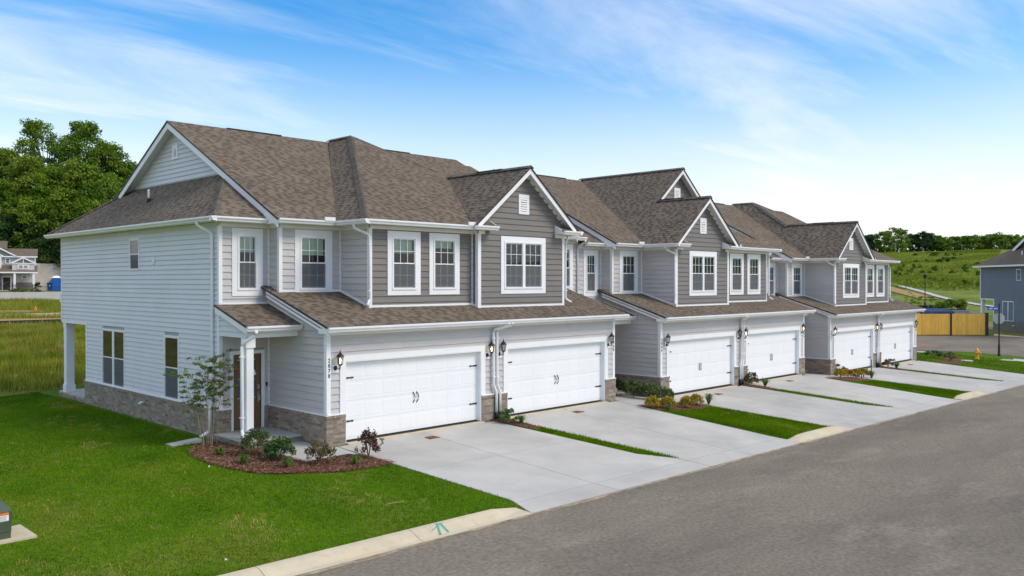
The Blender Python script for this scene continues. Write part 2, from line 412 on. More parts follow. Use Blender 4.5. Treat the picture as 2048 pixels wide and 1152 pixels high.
gx = far + axis([11.6, 14.5, 26.5, 29.8, 41], -40, 60, 2) + [67, 74, 82, 90, 95, 105, 120, 150, 190, 240, 300, 340, 385, 430, 470, 560, 700, 1000, 1700, 2800]
gy = far[:-1] + [-60, -40, -20, -15, -11, -7.2, -5, -3, -.3, 2, 6, 10, 14, 18, 22, 27, 33, 40, 48, 58, 66, 75, 85, 95, 105, 112, 118.9, 119.1, 125, 135, 150, 159.9, 160.1, 175, 190, 210, 300, 500, 900, 1600, 2800]
def edge_y(x): return 18.45 + .44 * (x + .42) if x < 4 else 20.4
grid_obj('ground', gx, gy, 'meadow', -.05, keep=lambda x, y: not (x > 95))
grid_obj('hill', [95, 105, 120, 150, 190, 240, 300, 340, 385, 430, 470, 560, 700, 1000, 1700, 2800], gy, 'hill', -.05)
# mown lawn round the houses
lx = axis([11.6, 14.5, 26.5, 29.8, 41], -34, 56, 1.0)
mb = MB()
for i in range(len(lx) - 1):
    x0, x1 = lx[i], lx[i + 1]
    ys0 = [-7.0, -5, -3, -.3, 3, 8, 13, edge_y(x0)]; ys1 = [-7.0, -5, -3, -.3, 3, 8, 13, edge_y(x1)]
    for j in range(7):
        mb.poly([(x0, ys0[j], gz(x0, ys0[j]) + .0), (x1, ys1[j], gz(x1, ys1[j]) + .0), (x1, ys1[j + 1], gz(x1, ys1[j + 1]) + .0), (x0, ys0[j + 1], gz(x0, ys0[j + 1]) + .0)])
structure(build(mb, 'lawn', 'lawn'))

# road: along the fronts, and the cross street beyond the last house
def sheet(mb, poly, dz, nu=1):
    mb.poly([(x, y, gz(x, y) + dz) for x, y in poly])
mb = MB()
rx = [-300, -120, -60, -40, -20, -10, 0, 10, 20, 30, 40, 50, 60, 75, 100]
for a, b in zip(rx[:-1], rx[1:]):
    for y0, y1 in ((-16.8, -12), (-12, -7.25)):
        mb.poly([(a, y0, gz(a, y0) + .004), (b, y0, gz(b, y0) + .004), (b, y1, gz(b, y1) + .004), (a, y1, gz(a, y1) + .004)])
structure(build(mb, 'road', 'asphalt'))
mb = MB(); x = -40.0           # strip of dust and grit lying in the gutter line
while x < 50:
    b = x + .35; q = lambda t: -7.40 - .10 * (.5 + .5 * math.sin(t * 1.7) * math.sin(t * .61 + 1)) - .03 * math.sin(t * 5.3)
    mb.poly([(x, q(x), float(zr(x)) + .009), (b, q(b), float(zr(b)) + .009), (b, -7.33, float(zr(b)) + .009), (x, -7.33, float(zr(x)) + .009)]); x = b
structure(build(mb, 'gutter_dust', 'dust'))
mb = MB()
cs_l = [(52.8, -7.25), (53.6, -3.4), (52.3, -.3), (51.0, 2.6), (50.2, 10), (50, 26)]
cs_r = [(78, -7.25), (70.5, -2.8), (71.2, -.3), (72.2, 3.6), (67.2, 10.8), (67, 26)]
for (a, b), (c, d) in zip(zip(cs_l[:-1], cs_l[1:]), zip(cs_r[:-1], cs_r[1:])):
    for k in range(4):
        t0, t1 = k / 4, (k + 1) / 4
        L = lambda p, q, t: (p[0] + (q[0] - p[0]) * t, p[1] + (q[1] - p[1]) * t)
        sheet(mb, [L(a, c, t0), L(a, c, t1), L(b, d, t1), L(b, d, t0)], .012)
structure(build(mb, 'side_street', 'asphalt'))
mb = MB(); sheet(mb, [tuple(gpt(*p)[:2]) for p in ((1836, 690), (1858, 690), (1878, 692.5), (1860, 693.5), (1836, 692.5))], .02)
o = structure(build(mb, 'clay_smear', 'haired'))
# sidewalk beside the cross street and kerb along its far side
mb = MB()
sw = [(49.0, 14), (49.0, 2.4), (49.9, -4.1), (49.8, -6.9)]; sw2 = [(50.2, 14), (50.2, 2.5), (51.5, -3.7), (52.0, -6.9)]
for i in range(3): sheet(mb, [sw[i], sw2[i], sw2[i + 1], sw[i + 1]], .02)
structure(build(mb, 'sidewalk', 'walk'))
mb = MB()
for (a, b) in (((72.2, 3.6), (70.5, -2.5)), ((70.5, -2.5), (78, -7.25))):
    a3 = np.array([a[0], a[1], gz(*a)]); b3 = np.array([b[0], b[1], gz(*b)]); o3 = np.array([.35, .1, 0])
    mb.hexa([a3, b3, b3 + o3 * 1.6, a3 + o3 * 1.6, a3 + (.12, .04, .14), b3 + (.12, .04, .14), b3 + o3 * 1.6 + (0, 0, .15), a3 + o3 * 1.6 + (0, 0, .15)])
structure(build(mb, 'kerb', 'curb'))

# kerb of the main road in pieces with tapered ends at the driveways
def kerb_run(x0, x1, taper0, taper1):
    kr = structure(bpy.data.objects.new('kerb', None)); COL.objects.link(kr)
    xs = [x0]
    while xs[-1] < x1 - 4.2: xs.append(xs[-1] + 3.05)
    xs.append(x1)
    for i, (a, b) in enumerate(zip(xs[:-1], xs[1:])):
        ha = .035 if (i == 0 and taper0) else .13; hb = .035 if (b == x1 and taper1) else .13
        mb = MB(); rows = []
        n = max(2, int((b - a) / .6))
        for k in range(n + 1):
            x = a + .006 + (b - a - .012) * k / n; h = .13
            if taper0: h = min(h, .035 + .095 * (x - x0) / .75)
            if taper1: h = min(h, .035 + .095 * (x1 - x) / .75)
            z = float(zr(x)); wob = .008 * math.sin(x * 3.1)
            rows.append([(x, -7.34, z - .05), (x, -7.34 + wob, z + .012), (x, -7.22, z + .022), (x, -7.02, z + h * .86), (x, -6.96, z + h), (x, -6.86, z + h + .006), (x, -6.84, z - .05)])
        vs = [p for r_ in rows for p in r_]; fs = []
        for k in range(n):
            for j in range(6): fs.append((k * 7 + j, (k + 1) * 7 + j, (k + 1) * 7 + j + 1, k * 7 + j + 1))
        fs += [tuple(range(7)), tuple(n * 7 + j for j in range(6, -1, -1))]
        mb._add(vs, fs, convex=False)
        build(mb, 'kerb_stone', 'curb', kr)
    return kr
k1 = kerb_run(-39.9, -.45, False, True)
kerb_run(11.55, 15.35, True, True)
kerb_run(26.9, 30.75, True, True)
kerb_run(42.4, 49.9, True, False)
# sprayed utility mark on the first kerb: an arrow of three strokes
for pts in (((884, 1045), (863, 1064)), ((872, 1046), (881, 1069)), ((878, 1046), (897, 1064))):
    def on_kerb(px, py):
        d = ray(px, py); t = (-7.12 - CAM[1]) / d[1]; p = CAM + d * t
        y = -7.12
        for _ in range(20):
            z = float(zr(p[0])) + np.interp(y, [-7.22, -7.02, -6.96], [.022, .112, .13]) + .005
            t = (z - CAM[2]) / d[2]; p = CAM + d * t; y = p[1]
        return p
    a, b = on_kerb(*pts[0]), on_kerb(*pts[1]); w = np.array([.028, 0, 0])
    mb = MB()
    for k in range(4):
        p, q = a + (b - a) * k / 4, a + (b - a) * (k + 1) / 4
        for r_ in (p, q):
            r_[2] = float(zr(r_[0])) + np.interp(r_[1], [-7.34, -7.22, -7.02, -6.96], [.012, .022, .112, .13]) + .005
        mb.poly([p - w, p + w, q + w, q - w])
    build(mb, 'paint_stroke', 'paint', k1)

# driveways: poured panels with open joints
def driveway(poly, xcuts, ycuts, name='driveway'):
    d = structure(bpy.data.objects.new(name, None)); COL.objects.link(d)
    gap = .009
    xs = [min(p[0] for p in poly)] + list(xcuts) + [max(p[0] for p in poly)]
    ys = [min(p[1] for p in poly)] + list(ycuts) + [max(p[1] for p in poly)]
    for i in range(len(xs) - 1):
        for j in range(len(ys) - 1):
            for (ya, yb) in [(ys[j], ys[j + 1])]:
                c = clip_to(poly, [(xs[i] + gap, ya + gap), (xs[i + 1] - gap, ya + gap), (xs[i + 1] - gap, yb - gap), (xs[i] + gap, yb - gap)])
                if len(c) < 3 or area2(c) < .05: continue
                mb = MB(); mb.prism([(x, y, gz(x, y) + .015) for x, y in c], (0, 0, -.09)); build(mb, 'concrete_panel', 'concrete', d)
    for cx in xcuts:
        mb = MB(); yy = [max(ys[0], -7.2)] + list(ycuts) + [ys[-1]]
        for ya, yb in zip(yy[:-1], yy[1:]): mb.poly([(cx - .02, ya, gz(cx, ya) + .004), (cx + .02, ya, gz(cx, ya) + .004), (cx + .02, yb, gz(cx, yb) + .004), (cx - .02, yb, gz(cx, yb) + .004)])
        build(mb, 'joint', 'jointm', d)
    for cy in ycuts:
        mb = MB(); mb.poly([(xs[0] + .7, cy - .02, gz(xs[0] + .7, cy) + .004), (xs[-1] - .7, cy - .02, gz(xs[-1] - .7, cy) + .004), (xs[-1] - .7, cy + .02, gz(xs[-1] - .7, cy) + .004), (xs[0] + .7, cy + .02, gz(xs[0] + .7, cy) + .004)]); build(mb, 'joint', 'jointm', d)
    return d
def mirx(poly, dx): return [(11 - x + dx, y) for x, y in reversed(poly)]
DRV_L = [(-.40, -.3), (5.28, -.3), (5.42, -1.6), (5.78, -5.4), (6.38, -6.3), (6.38, -7.33), (-.45, -7.33), (-.12, -6.4)]
DRV_R = [(5.86, -.3), (11.5, -.3), (11.5, -6.4), (11.6, -7.33), (6.40, -7.33), (6.40, -6.3), (5.98, -1.6)]
for dx in (0, 15.15, 30.35):
    driveway([(x + dx, y) for x, y in clip_to(DRV_L, [(-9, -9), (20, -9), (20, 9), (-9, 9)])], (2.45 + dx,), (-6.6, -3.4))
    driveway([(x + dx, y) for x, y in DRV_R], (8.6 + dx,), (-6.6, -3.4))
    mb = MB()
    for a, b in ((-.05, 4.93), (6.07, 11.05)):       # pale threshold under each garage door
        mb.box(a + dx, b + dx, -.31, .12, gz(5 + dx, 0) - .05, gz(5 + dx, 0) + .035)
    structure(build(mb, 'garage_apron', 'curb'))
# front walks
WALK = [(-2.25, 1.0), (-.62, 1.0), (-.62, -.28), (-.40, -.3), (-.40, -1.28), (-1.87, -1.33), (-2.05, -.45)]
w_ = driveway([(-2.0, 1.02), (-.64, 1.02), (-.64, -.28), (-1.99, -.55)], (), (), 'front_walk')
driveway([(-1.97, -.56), (-.64, -.29), (-.42, -.29), (-.42, -1.28), (-1.87, -1.33)], (-1.2,), (), 'front_walk')
for dx in (15.15, 30.35):
    driveway([(-3.50 + dx, 1.0), (-.70 + dx, 1.0), (-.70 + dx, -.30), (-.42 + dx, -.30), (-.42 + dx, -1.13), (-3.62 + dx, -1.13), (-3.62 + dx, -.30), (-3.50 + dx, -.30)], (-2.6 + dx, -1.5 + dx), (-.3,), 'front_walk')

# ------------------------------------------------------------------ planting beds
def bed(poly, n, label):
    c = np.mean(poly, 0)
    mb = MB(); P = [(x, y, gz(x, y) - .015) for x, y in poly]
    Q = [(c[0] + (x - c[0]) * .86, c[1] + (y - c[1]) * .86) for x, y in poly]; Q = [(x, y, gz(x, y) + .045) for x, y in Q]
    N = len(P); mb._add(P + Q, [(i, (i + 1) % N, N + (i + 1) % N, N + i) for i in range(N)] + [tuple(range(N, 2 * N))], convex=False)
    o = build(mb, 'mulch_bed', 'mulch'); o['kind'] = 'structure'
    xs = np.array(poly); lo, hi = xs.min(0), xs.max(0)
    pts = rng.uniform(lo, hi, (n * 3, 2))
    from_in = np.array([inside(p, poly) for p in pts]); pts = pts[from_in][:n]
    k = len(pts); L = rng.uniform(.010, .034, k); W = rng.uniform(.004, .010, k); a = rng.uniform(0, 6.28, k)
    z = G(pts[:, 0], pts[:, 1]) + rng.uniform(.03, .065, k)
    ux = np.stack([np.cos(a), np.sin(a), rng.normal(0, .25, k)], 1) * L[:, None]; uy = np.stack([-np.sin(a), np.cos(a), rng.normal(0, .25, k)], 1) * W[:, None]
    c3 = np.column_stack([pts, z]); V = np.stack([c3 - ux - uy, c3 + ux - uy, c3 + ux + uy, c3 - ux + uy], 1).reshape(-1, 3)
    o2 = arr_mesh('mulch_chips', V, 4, np.repeat(rng.uniform(0, 1, k) ** 1.3, 4), 'chip'); o2['kind'] = 'stuff'; o2['label'] = label; o2['category'] = 'mulch'
def inside(p, poly):
    r_ = False; x, y = p[0], p[1]
    for i in range(len(poly)):
        x0, y0 = poly[i]; x1, y1 = poly[i - 1]
        if (y0 > y) != (y1 > y) and x < (x1 - x0) * (y - y0) / (y1 - y0) + x0: r_ = not r_
    return r_
BED1 = [(-2.28, 2.75), (-2.3, 1.0), (-2.05, .95), (-2.0, -.55), (-1.9, -1.36), (-.40, -1.30), (-.36, -2.0), (-.2, -2.55), (-.8, -2.6), (-1.55, -2.5), (-2.1, -2.3), (-2.6, -2.02), (-3.05, -1.75), (-3.4, -1.35), (-3.65, -.7), (-3.75, 0.), (-3.72, .7), (-3.62, 1.4), (-3.4, 2.0), (-3.0, 2.45)]
bed(BED1, 16000, 'reddish brown bark mulch in the front corner bed')
def bed_strip(dx): return [(5.25 + dx, -.12), (5.85 + dx, -.12), (5.95 + dx, -1.2), (5.92 + dx, -1.75), (5.6 + dx, -1.9), (5.42 + dx, -1.55), (5.27 + dx, -.4)]
BEDS = [BED1]
for dx, w in ((0, 'first'), (15.15, 'second'), (30.35, 'third')):
    BEDS.append(bed_strip(dx)); bed(bed_strip(dx), 700, 'mulch at the wall between the two drives of the %s house' % w)
def bed_mid(dx): return [(11.55 + dx, -1.15), (14.7 + dx, -1.15), (14.72 + dx, -2.25), (13.6 + dx, -2.5), (12.2 + dx, -2.45), (11.56 + dx, -2.0)]
for dx, w in ((0, 'gold shrubs by the first house'), (15.15, 'gold shrubs by the third house')):
    BEDS.append(bed_mid(dx)); bed(bed_mid(dx), 1500, 'mulch under the row of ' + w)
def bed_back(dx): return [(11.7 + dx, 1.0), (11.7 + dx, 2.7), (14.5 + dx, 2.7), (14.5 + dx, -.25), (13.0 + dx, -.25), (12.6 + dx, .9)]
bed_r = [tuple(gpt(*p)[:2]) for p in ((1870, 726), (1895, 716), (1925, 718), (1925, 727), (1900, 728))]
BEDS.append(bed_r); bed(bed_r, 500, 'small mulch patch with a reddish shrub beyond the last drive')

# ================================================================== the townhouses
S1, Q1 = .51, .82          # roof pitch toward the street / toward the ends
EZ = 6.06                  # roof surface at the upper eaves
def score(p, n=None):
    """how large a piece at p shows: 0 when it faces away"""
    v = CAM - p; d = np.linalg.norm(v)
    if n is not None and v @ n <= 0: return 0
    return (abs(v @ n) / d if n is not None else 1) / d ** 2
class Pieces:
    """many alike pieces: the 300 that show largest become parts, the rest one joined part"""
    def __init__(s, name, mat, rest_name): s.name, s.mat, s.rest, s.items = name, mat, rest_name, []
    def add(s, mb, n): s.items.append((score(np.mean(mb.v, 0), n), mb))
    def finish(s, parent, limit=300):
        s.items.sort(key=lambda a: -a[0])
        for sc_, mb in s.items[:limit]: build(mb, s.name, s.mat, parent)
        if s.items[limit:]:
            big = MB()
            for sc_, mb in s.items[limit:]:
                b = len(big.v); big.v += mb.v; big.t += mb.t; big.f += [tuple(b + i for i in f) for f in mb.f]; big.m += mb.m
            o = build(big, s.rest, s.mat, parent); o['kind'] = 'stuff'
def frame(plane, c):
    """(u, w out of the wall, z) -> local point, for a wall facing the street ('Y') or the left end ('X')"""
    if callable(plane): return plane
    if plane == 'Y': return lambda u, w, z: (u, c - w, z)
    if plane == 'X': return lambda u, w, z: (c - w, u, z)
    return lambda u, w, z: (c + w, u, z)          # 'x': facing the right end
def fbox(mb, F, u0, u1, w0, w1, z0, z1, tone=.5):
    return mb.hexa([F(u0, w0, z0), F(u1, w0, z0), F(u1, w1, z0), F(u0, w1, z0), F(u0, w0, z1), F(u1, w0, z1), F(u1, w1, z1), F(u0, w1, z1)], tone)
def world_n(plane, mir): return np.array({'Y': (0, -1, 0), 'X': (-1, 0, 0), 'x': (1, 0, 0)}[plane] if not mir else {'Y': (0, -1, 0), 'X': (1, 0, 0), 'x': (-1, 0, 0)}[plane], float)
def sheet_wall(mb, F, u0, u1, z0, z1, holes, deep=.45):
    us = sorted({u0, u1} | {h[0] for h in holes} | {h[1] for h in holes}); zs = sorted({z0, z1} | {h[2] for h in holes} | {h[3] for h in holes})
    us = [u for u in us if u0 <= u <= u1]; zs = [z for z in zs if z0 <= z <= z1]
    mb.slot = 0
    for a, b in zip(us[:-1], us[1:]):
        for c, d in zip(zs[:-1], zs[1:]):
            if any(h[0] < (a + b) / 2 < h[1] and h[2] < (c + d) / 2 < h[3] for h in holes): continue
            mb.poly([F(a, 0, c), F(b, 0, c), F(b, 0, d), F(a, 0, d)])
    mb.slot = 1
    for a, b, c, d in [h[:4] for h in holes]:
        mb.poly([F(a, -deep, c), F(b, -deep, c), F(b, -deep, d), F(a, -deep, d)])
        for (p, q) in (((a, c), (b, c)), ((b, c), (b, d)), ((b, d), (a, d)), ((a, d), (a, c))):
            mb.poly([F(p[0], 0, p[1]), F(q[0], 0, q[1]), F(q[0], -deep, q[1]), F(p[0], -deep, p[1])])
    mb.slot = 0
def siding(pc, plane, c, u0, u1, z0, z1, mat, holes=(), ex=.185, clips=(), thick=.022, joint=3.66):
    """lap boards as single pieces; clips: half planes a*u+b*z<=c the wall keeps to"""
    F = frame(plane, c); n = world_n(plane, MAP[2]); thick = .031 if mat == 'vinyl' else .029
    k = 0; z = z0
    while z < z1 - .01:
        t = min(z + ex, z1)
        segs = [(u0, u1)]
        for h in holes:
            if h[2] < t and h[3] > z:
                ns = []
                for a, b in segs:
                    if h[1] <= a or h[0] >= b: ns.append((a, b)); continue
                    if h[0] > a: ns.append((a, h[0]))
                    if h[1] < b: ns.append((h[1], b))
                segs = ns
        out = []
        for a, b in segs:
            if b - a > joint * 1.3:
                j = a + joint * (.35 + .6 * random.random())
                while j < b - .6: out.append((a, j - .003)); a = j; j += joint
            out.append((a, b))
        for a, b in out:
            if b - a < .02: continue
            p = [(a, z), (b, z), (b, t + .012), (a, t + .012)]
            for cl in clips: p = clip(p, *cl)
            if len(p) < 3 or area2(p) < .002: continue
            mb = MB(); N = len(p)
            wo = lambda zz: thick + (.002 - thick) * (zz - z) / ex
            vs = [F(u, wo(zz), zz) for u, zz in p] + [F(u, -.004, zz) for u, zz in p]
            mb._add(vs, [tuple(range(N)), tuple(range(2 * N - 1, N - 1, -1))] + [(i, (i + 1) % N, N + (i + 1) % N, N + i) for i in range(N)])
            pc[mat].add(mb, n)
        z = t; k += 1
def bricks(pc, plane, c, u0, u1, z0, z1, cap=True, holes=()):
    """running bond with recessed mortar behind, soldier-edge cap course on top"""
    F = frame(plane, c); n = world_n(plane, MAP[2])
    h, l, g = .0665, .2, .0095
    top = z1 - (.075 if cap else 0)
    r_ = 0; z = top - h
    while z > z0 - h:
        za = max(z, z0); u = u0 - (l + g) * (.5 if r_ % 2 else 0)
        while u < u1 - .01:
            a, b = max(u, u0), min(u + l, u1)
            if b - a > .03 and za < z + h - .01 and not any(hh[0] < (a + b) / 2 < hh[1] and hh[2] < za + .03 < hh[3] for hh in holes):
                mb = MB(); fbox(mb, F, a, b, -.02, random.uniform(.004, .009), za, z + h, random.random()); pc.add(mb, n)
            u += l + g
        z -= h + g; r_ += 1
    if cap:
        u = u0
        while u < u1 - .02:
            b = min(u + .066, u1); mb = MB(); fbox(mb, F, u, b, -.02, .028, top + .004, z1, .25 + .5 * random.random()); pc.add(mb, n); u += .0755
def roof_face(pc, deckmb, poly, zf, down, raise_=.0, shingled=True, thick=.05):
    """shingle tabs over a plan polygon on the plane zf(x,y); down = plan unit vector down the slope"""
    deckmb.prism([(x, y, zf(x, y) - .004) for x, y in poly], (0, 0, -thick))
    if not shingled: return
    s = abs(zf(0, 0) - zf(down[0], down[1])); ex = .142 / math.sqrt(1 + s * s)
    dn = np.array(down, float); ud = np.array([-dn[1], dn[0]])
    uv = [(float(np.dot(p, ud)), float(-np.dot(p, dn))) for p in poly]
    v0, v1 = min(p[1] for p in uv), max(p[1] for p in uv); u0, u1 = min(p[0] for p in uv), max(p[0] for p in uv)
    nrm = np.array([dn[0] * s, dn[1] * s, 1.0]); nrm /= np.linalg.norm(nrm)
    wn_ = nrm * np.array([-1 if MAP and MAP[2] else 1, 1, 1])
    row = 0; v = v0 - .01
    while v < v1:
        u = u0 - random.random() * .3; hi = random.random() < .5
        while u < u1:
            w = random.uniform(.10, .27) if hi else random.uniform(.07, .20)
            c = clip_to([(u, v), (u + w - .004, v), (u + w - .004, v + ex), (u, v + ex)], uv)
            if len(c) >= 3 and area2(c) > .0008:
                rb = .017 if hi else .009
                pts = []; low = []
                for a, b in c:
                    q = ud * a - dn * b; f = (b - v) / ex
                    z = zf(q[0], q[1]) + raise_
                    pts.append((q[0], q[1], z + rb + (.003 - rb) * f)); low.append((q[0], q[1], z - .003))
                N = len(pts); mb = MB()
                base_t = .66 + .10 * math.sin(row * 12.9) ** 2
                tone = random.uniform(base_t - .06, base_t + .14) if hi else random.uniform(.42, .66)
                mb._add(pts + low, [tuple(range(N))] + [(i, (i + 1) % N, N + (i + 1) % N, N + i) for i in range(N)], tone)
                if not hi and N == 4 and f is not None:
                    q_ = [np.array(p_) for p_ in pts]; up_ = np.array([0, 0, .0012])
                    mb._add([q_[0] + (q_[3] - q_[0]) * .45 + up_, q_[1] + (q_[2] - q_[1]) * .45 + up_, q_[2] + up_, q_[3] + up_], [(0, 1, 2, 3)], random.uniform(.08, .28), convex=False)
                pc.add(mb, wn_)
            u += w; hi = not hi if random.random() < .8 else hi
        v += ex; row += 1
def cap_line(mb, a, b, w=.14, e=.13):
    """overlapping cap shingles along a hip or ridge"""
    a, b = np.array(a, float), np.array(b, float); L = np.linalg.norm(b - a); d = (b - a) / L
    sd = np.cross(d, (0, 0, 1.)); sd /= np.linalg.norm(sd); up = np.cross(sd, d)
    n = int(L / e)
    for i in range(n):
        p = a + d * (i * e); q = a + d * min(L, i * e + e * 1.25)
        drop = -.075
        mb.hexa([p + sd * w + up * drop, p + up * .0, q + up * -.006, q + sd * w + up * (drop - .006), p + sd * w + up * (drop + .025), p + up * .034, q + up * .020, q + sd * w + up * (drop + .012)], random.random())
        mb.hexa([p - sd * w + up * drop, p + up * .0, q + up * -.006, q - sd * w + up * (drop - .006), p - sd * w + up * (drop + .025), p + up * .034, q + up * .020, q - sd * w + up * (drop + .012)], random.random())
GPROF = [(0, .0), (0, -.125), (.075, -.125), (.088, -.09), (.118, -.055), (.125, -.045), (.125, -.004), (.105, 0)]
def gutter(mb, p0, p1, out):
    out = np.array(out, float)
    mb.prism([np.array(p0, float) + out * o + np.array([0, 0, z]) for o, z in GPROF], np.array(p1, float) - np.array(p0, float))
def slab_board(mb, p, q, drop, th):
    """board hanging under the line p-q: drop in z, th = thickness vector"""
    p, q, th = (np.array(a, float) for a in (p, q, th)); dz = np.array([0, 0, drop])
    mb.hexa([p - dz, q - dz, q - dz + th, p - dz + th, p, q, q + th, p + th])

def window(root, plane, c, u0, u1, z0, z1, trim=.215, twin=False, grid=True, blind=None, top_trim=.215, simple=False, label=None):
    """double-hung window; u0..z1 = glass area"""
    F = frame(plane, c)
    w = MB()
    if trim > .1:          # flat casing boards
        a, b, d = trim - .055, trim - .055, .04
        T0, T1 = .055, trim
        fbox(w, F, u0 - T1, u1 + T1, .0, d, z1 + T0, z1 + top_trim)
        fbox(w, F, u0 - T1, u1 + T1, .0, d, z0 - T1, z0 - T0)
        fbox(w, F, u0 - T1, u0 - T0, .0, d, z0 - T0, z1 + T0); fbox(w, F, u1 + T0, u1 + T1, .0, d, z0 - T0, z1 + T0)
    root_w = build(w, 'window', 'white', root, label=label) if trim > .1 else None
    fr = MB(); e = .055 if trim > .1 else .05; d = .055 if trim > .1 else .035
    fbox(fr, F, u0 - e, u1 + e, -.05, d, z1, z1 + e); fbox(fr, F, u0 - e, u1 + e, -.05, d + .01, z0 - e, z0)
    fbox(fr, F, u0 - e, u0, -.05, d, z0, z1); fbox(fr, F, u1, u1 + e, -.05, d, z0, z1)
    if twin:
        m = (u0 + u1) / 2; fbox(fr, F, m - .06, m + .06, -.05, d - .004, z0, z1)
    if root_w is None: root_w = build(fr, 'window', 'white', root, label=label)
    else: build(fr, 'frame', 'white', root_w)
    zm = (z0 + z1) / 2
    bays = [(u0, u1)] if not twin else [(u0, (u0 + u1) / 2 - .06), ((u0 + u1) / 2 + .06, u1)]
    for a, b in bays:
        s = MB()
        for (lo, hi, w0, w1) in ((zm - .02, z1, .0, .026), (z0, zm + .02, -.02, .004)):
            r_ = .022
            fbox(s, F, a, b, w0, w1, hi - r_ * 1.2, hi); fbox(s, F, a, b, w0, w1, lo, lo + r_ * 1.5)
            fbox(s, F, a, a + r_, w0, w1, lo + r_ * 1.5, hi - r_ * 1.2); fbox(s, F, b - r_, b, w0, w1, lo + r_ * 1.5, hi - r_ * 1.2)
            if grid:
                g = .008
                for k in (1, 2):
                    u = a + (b - a) * k / 3; fbox(s, F, u - g, u + g, w0 + .004, w1 - .006, lo + r_, hi - r_)
                zc = (lo + hi) / 2; fbox(s, F, a + r_, b - r_, w0 + .004, w1 - .007, zc - g, zc + g)
        fbox(s, F, (a + b) / 2 - .03, (a + b) / 2 + .03, .026, .038, zm - .005, zm + .016)
        build(s, 'sash', 'white', root_w)
        p = MB(); fquad(p, F, a, b, .012, zm, z1); build(p, 'pane', 'glass', root_w)
        p = MB(); fquad(p, F, a, b, -.008, z0, zm); build(p, 'pane', 'glass', root_w)
        if not simple:
            p = MB(); fquad(p, F, a + .004, b - .004, .008, z0 + .004, zm); build(p, 'screen', 'screen', root_w)
        if blind:
            lo = z1 - blind * (z1 - z0); s = MB(); z = z1 - .02
            fbox(s, F, a + .02, b - .02, -.10, -.05, z1 - .05, z1 - .005)
            open_ = blind > .55
            while z > lo:
                if open_: s.hexa([F(a + .025, -.05, z), F(b - .025, -.05, z), F(b - .025, -.095, z + .012), F(a + .025, -.095, z + .012), F(a + .025, -.05, z + .004), F(b - .025, -.05, z + .004), F(b - .025, -.095, z + .016), F(a + .025, -.095, z + .016)])
                else: fbox(s, F, a + .025, b - .025, -.085, -.07, z - .028, z)
                z -= .045 if open_ else .03
            if not open_: fbox(s, F, a + .025, b - .025, -.10, -.05, lo - .04, lo)
            build(s, 'blind', 'blindm', root_w)
    return root_w

def fquad(mb, F, a, b, w, z0, z1):
    q = [np.array(F(a, w, z0)), np.array(F(b, w, z0)), np.array(F(b, w, z1)), np.array(F(a, w, z1))]
    n = np.cross(q[1] - q[0], q[2] - q[0]); out = np.array(F(a, w + 1, z0)) - q[0]
    return mb.poly(q if n @ out > 0 else q[::-1])
def lantern(root, x, z, lit, y=-.1):
    """wall lantern: plate, back disc, scroll arm, cage with glass, peaked cap"""
    mb = MB(); mb.lathe((x - .06, y - .035, z - .10), [(.0, -.02), (.058, -.018), (.062, 0), (.05, .02), (.02, .032), (0.001, .034)], 16, axis='y')
    mb.tube([(x - .06, y - .06, z - .10), (x - .05, y - .11, z - .125), (x - .02, y - .15, z - .11), (x + .01, y - .155, z - .07), (x + .01, y - .155, z - .03)], .012, 6)
    mb.tube([(x + .01, y - .155, z - .15), (x + .01, y - .155, z - .03)], [.004, .013], 6)
    c = (x + .01, y - .155, z)
    mb.lathe(c, [(.001, -.045), (.03, -.042), (.042, -.02), (.072, .0), (.072, .012), (.02, .014)], 8)
    for k in range(6):
        a = math.pi / 3 * k + .3; ca, sa = math.cos(a), math.sin(a)
        mb.tube([(c[0] + .064 * ca, c[1] + .064 * sa, z + .005), (c[0] + .084 * ca, c[1] + .084 * sa, z + .20)], .0055, 4)
    mb.lathe(c, [(.10, .195), (.112, .20), (.105, .215), (.06, .27), (.02, .31), (.014, .325), (.02, .335), (.012, .36), (.001, .385)], 10)
    o = build(mb, 'wall_lantern', 'black', root)
    p = MB(); fbox(p, frame('Y', y), x - .145, x + .045, .0, .03, z - .22, z - .01); build(p, 'mounting_block', 'white', o)
    p = MB(); p.lathe(c, [(.055, .01), (.073, .2)], 12); build(p, 'lantern_glass', 'lampglass', o)
    p = MB(); p.lathe(c, [(.006, .015), (.012, .04), (.012, .07), (.02, .09), (.02, .12), (.008, .15), (.001, .155)], 8); build(p, 'bulb', 'bulb' if lit else 'white', o)
def number_text(root, txt, x, y, z, h=.105):
    """digits one above the other on the corner board"""
    for i, ch in enumerate(txt):
        cu = bpy.data.curves.new('digit', 'FONT'); cu.body = ch; cu.size = h * 1.38; cu.extrude = .004; cu.offset = .0035; cu.align_x = 'CENTER'
        t = bpy.data.objects.new('digit', cu); me = bpy.data.meshes.new_from_object(t); bpy.data.objects.remove(t)
        me.materials.clear(); me.materials.append(M['number'])
        o = obj_from('house_number', me, root)
        w = mapped([(x, y, z - i * .135)])[0] - wloc(root)
        o.location = w; o.rotation_euler = (math.pi / 2, 0, 0); o.scale = (.8, 1, 1)

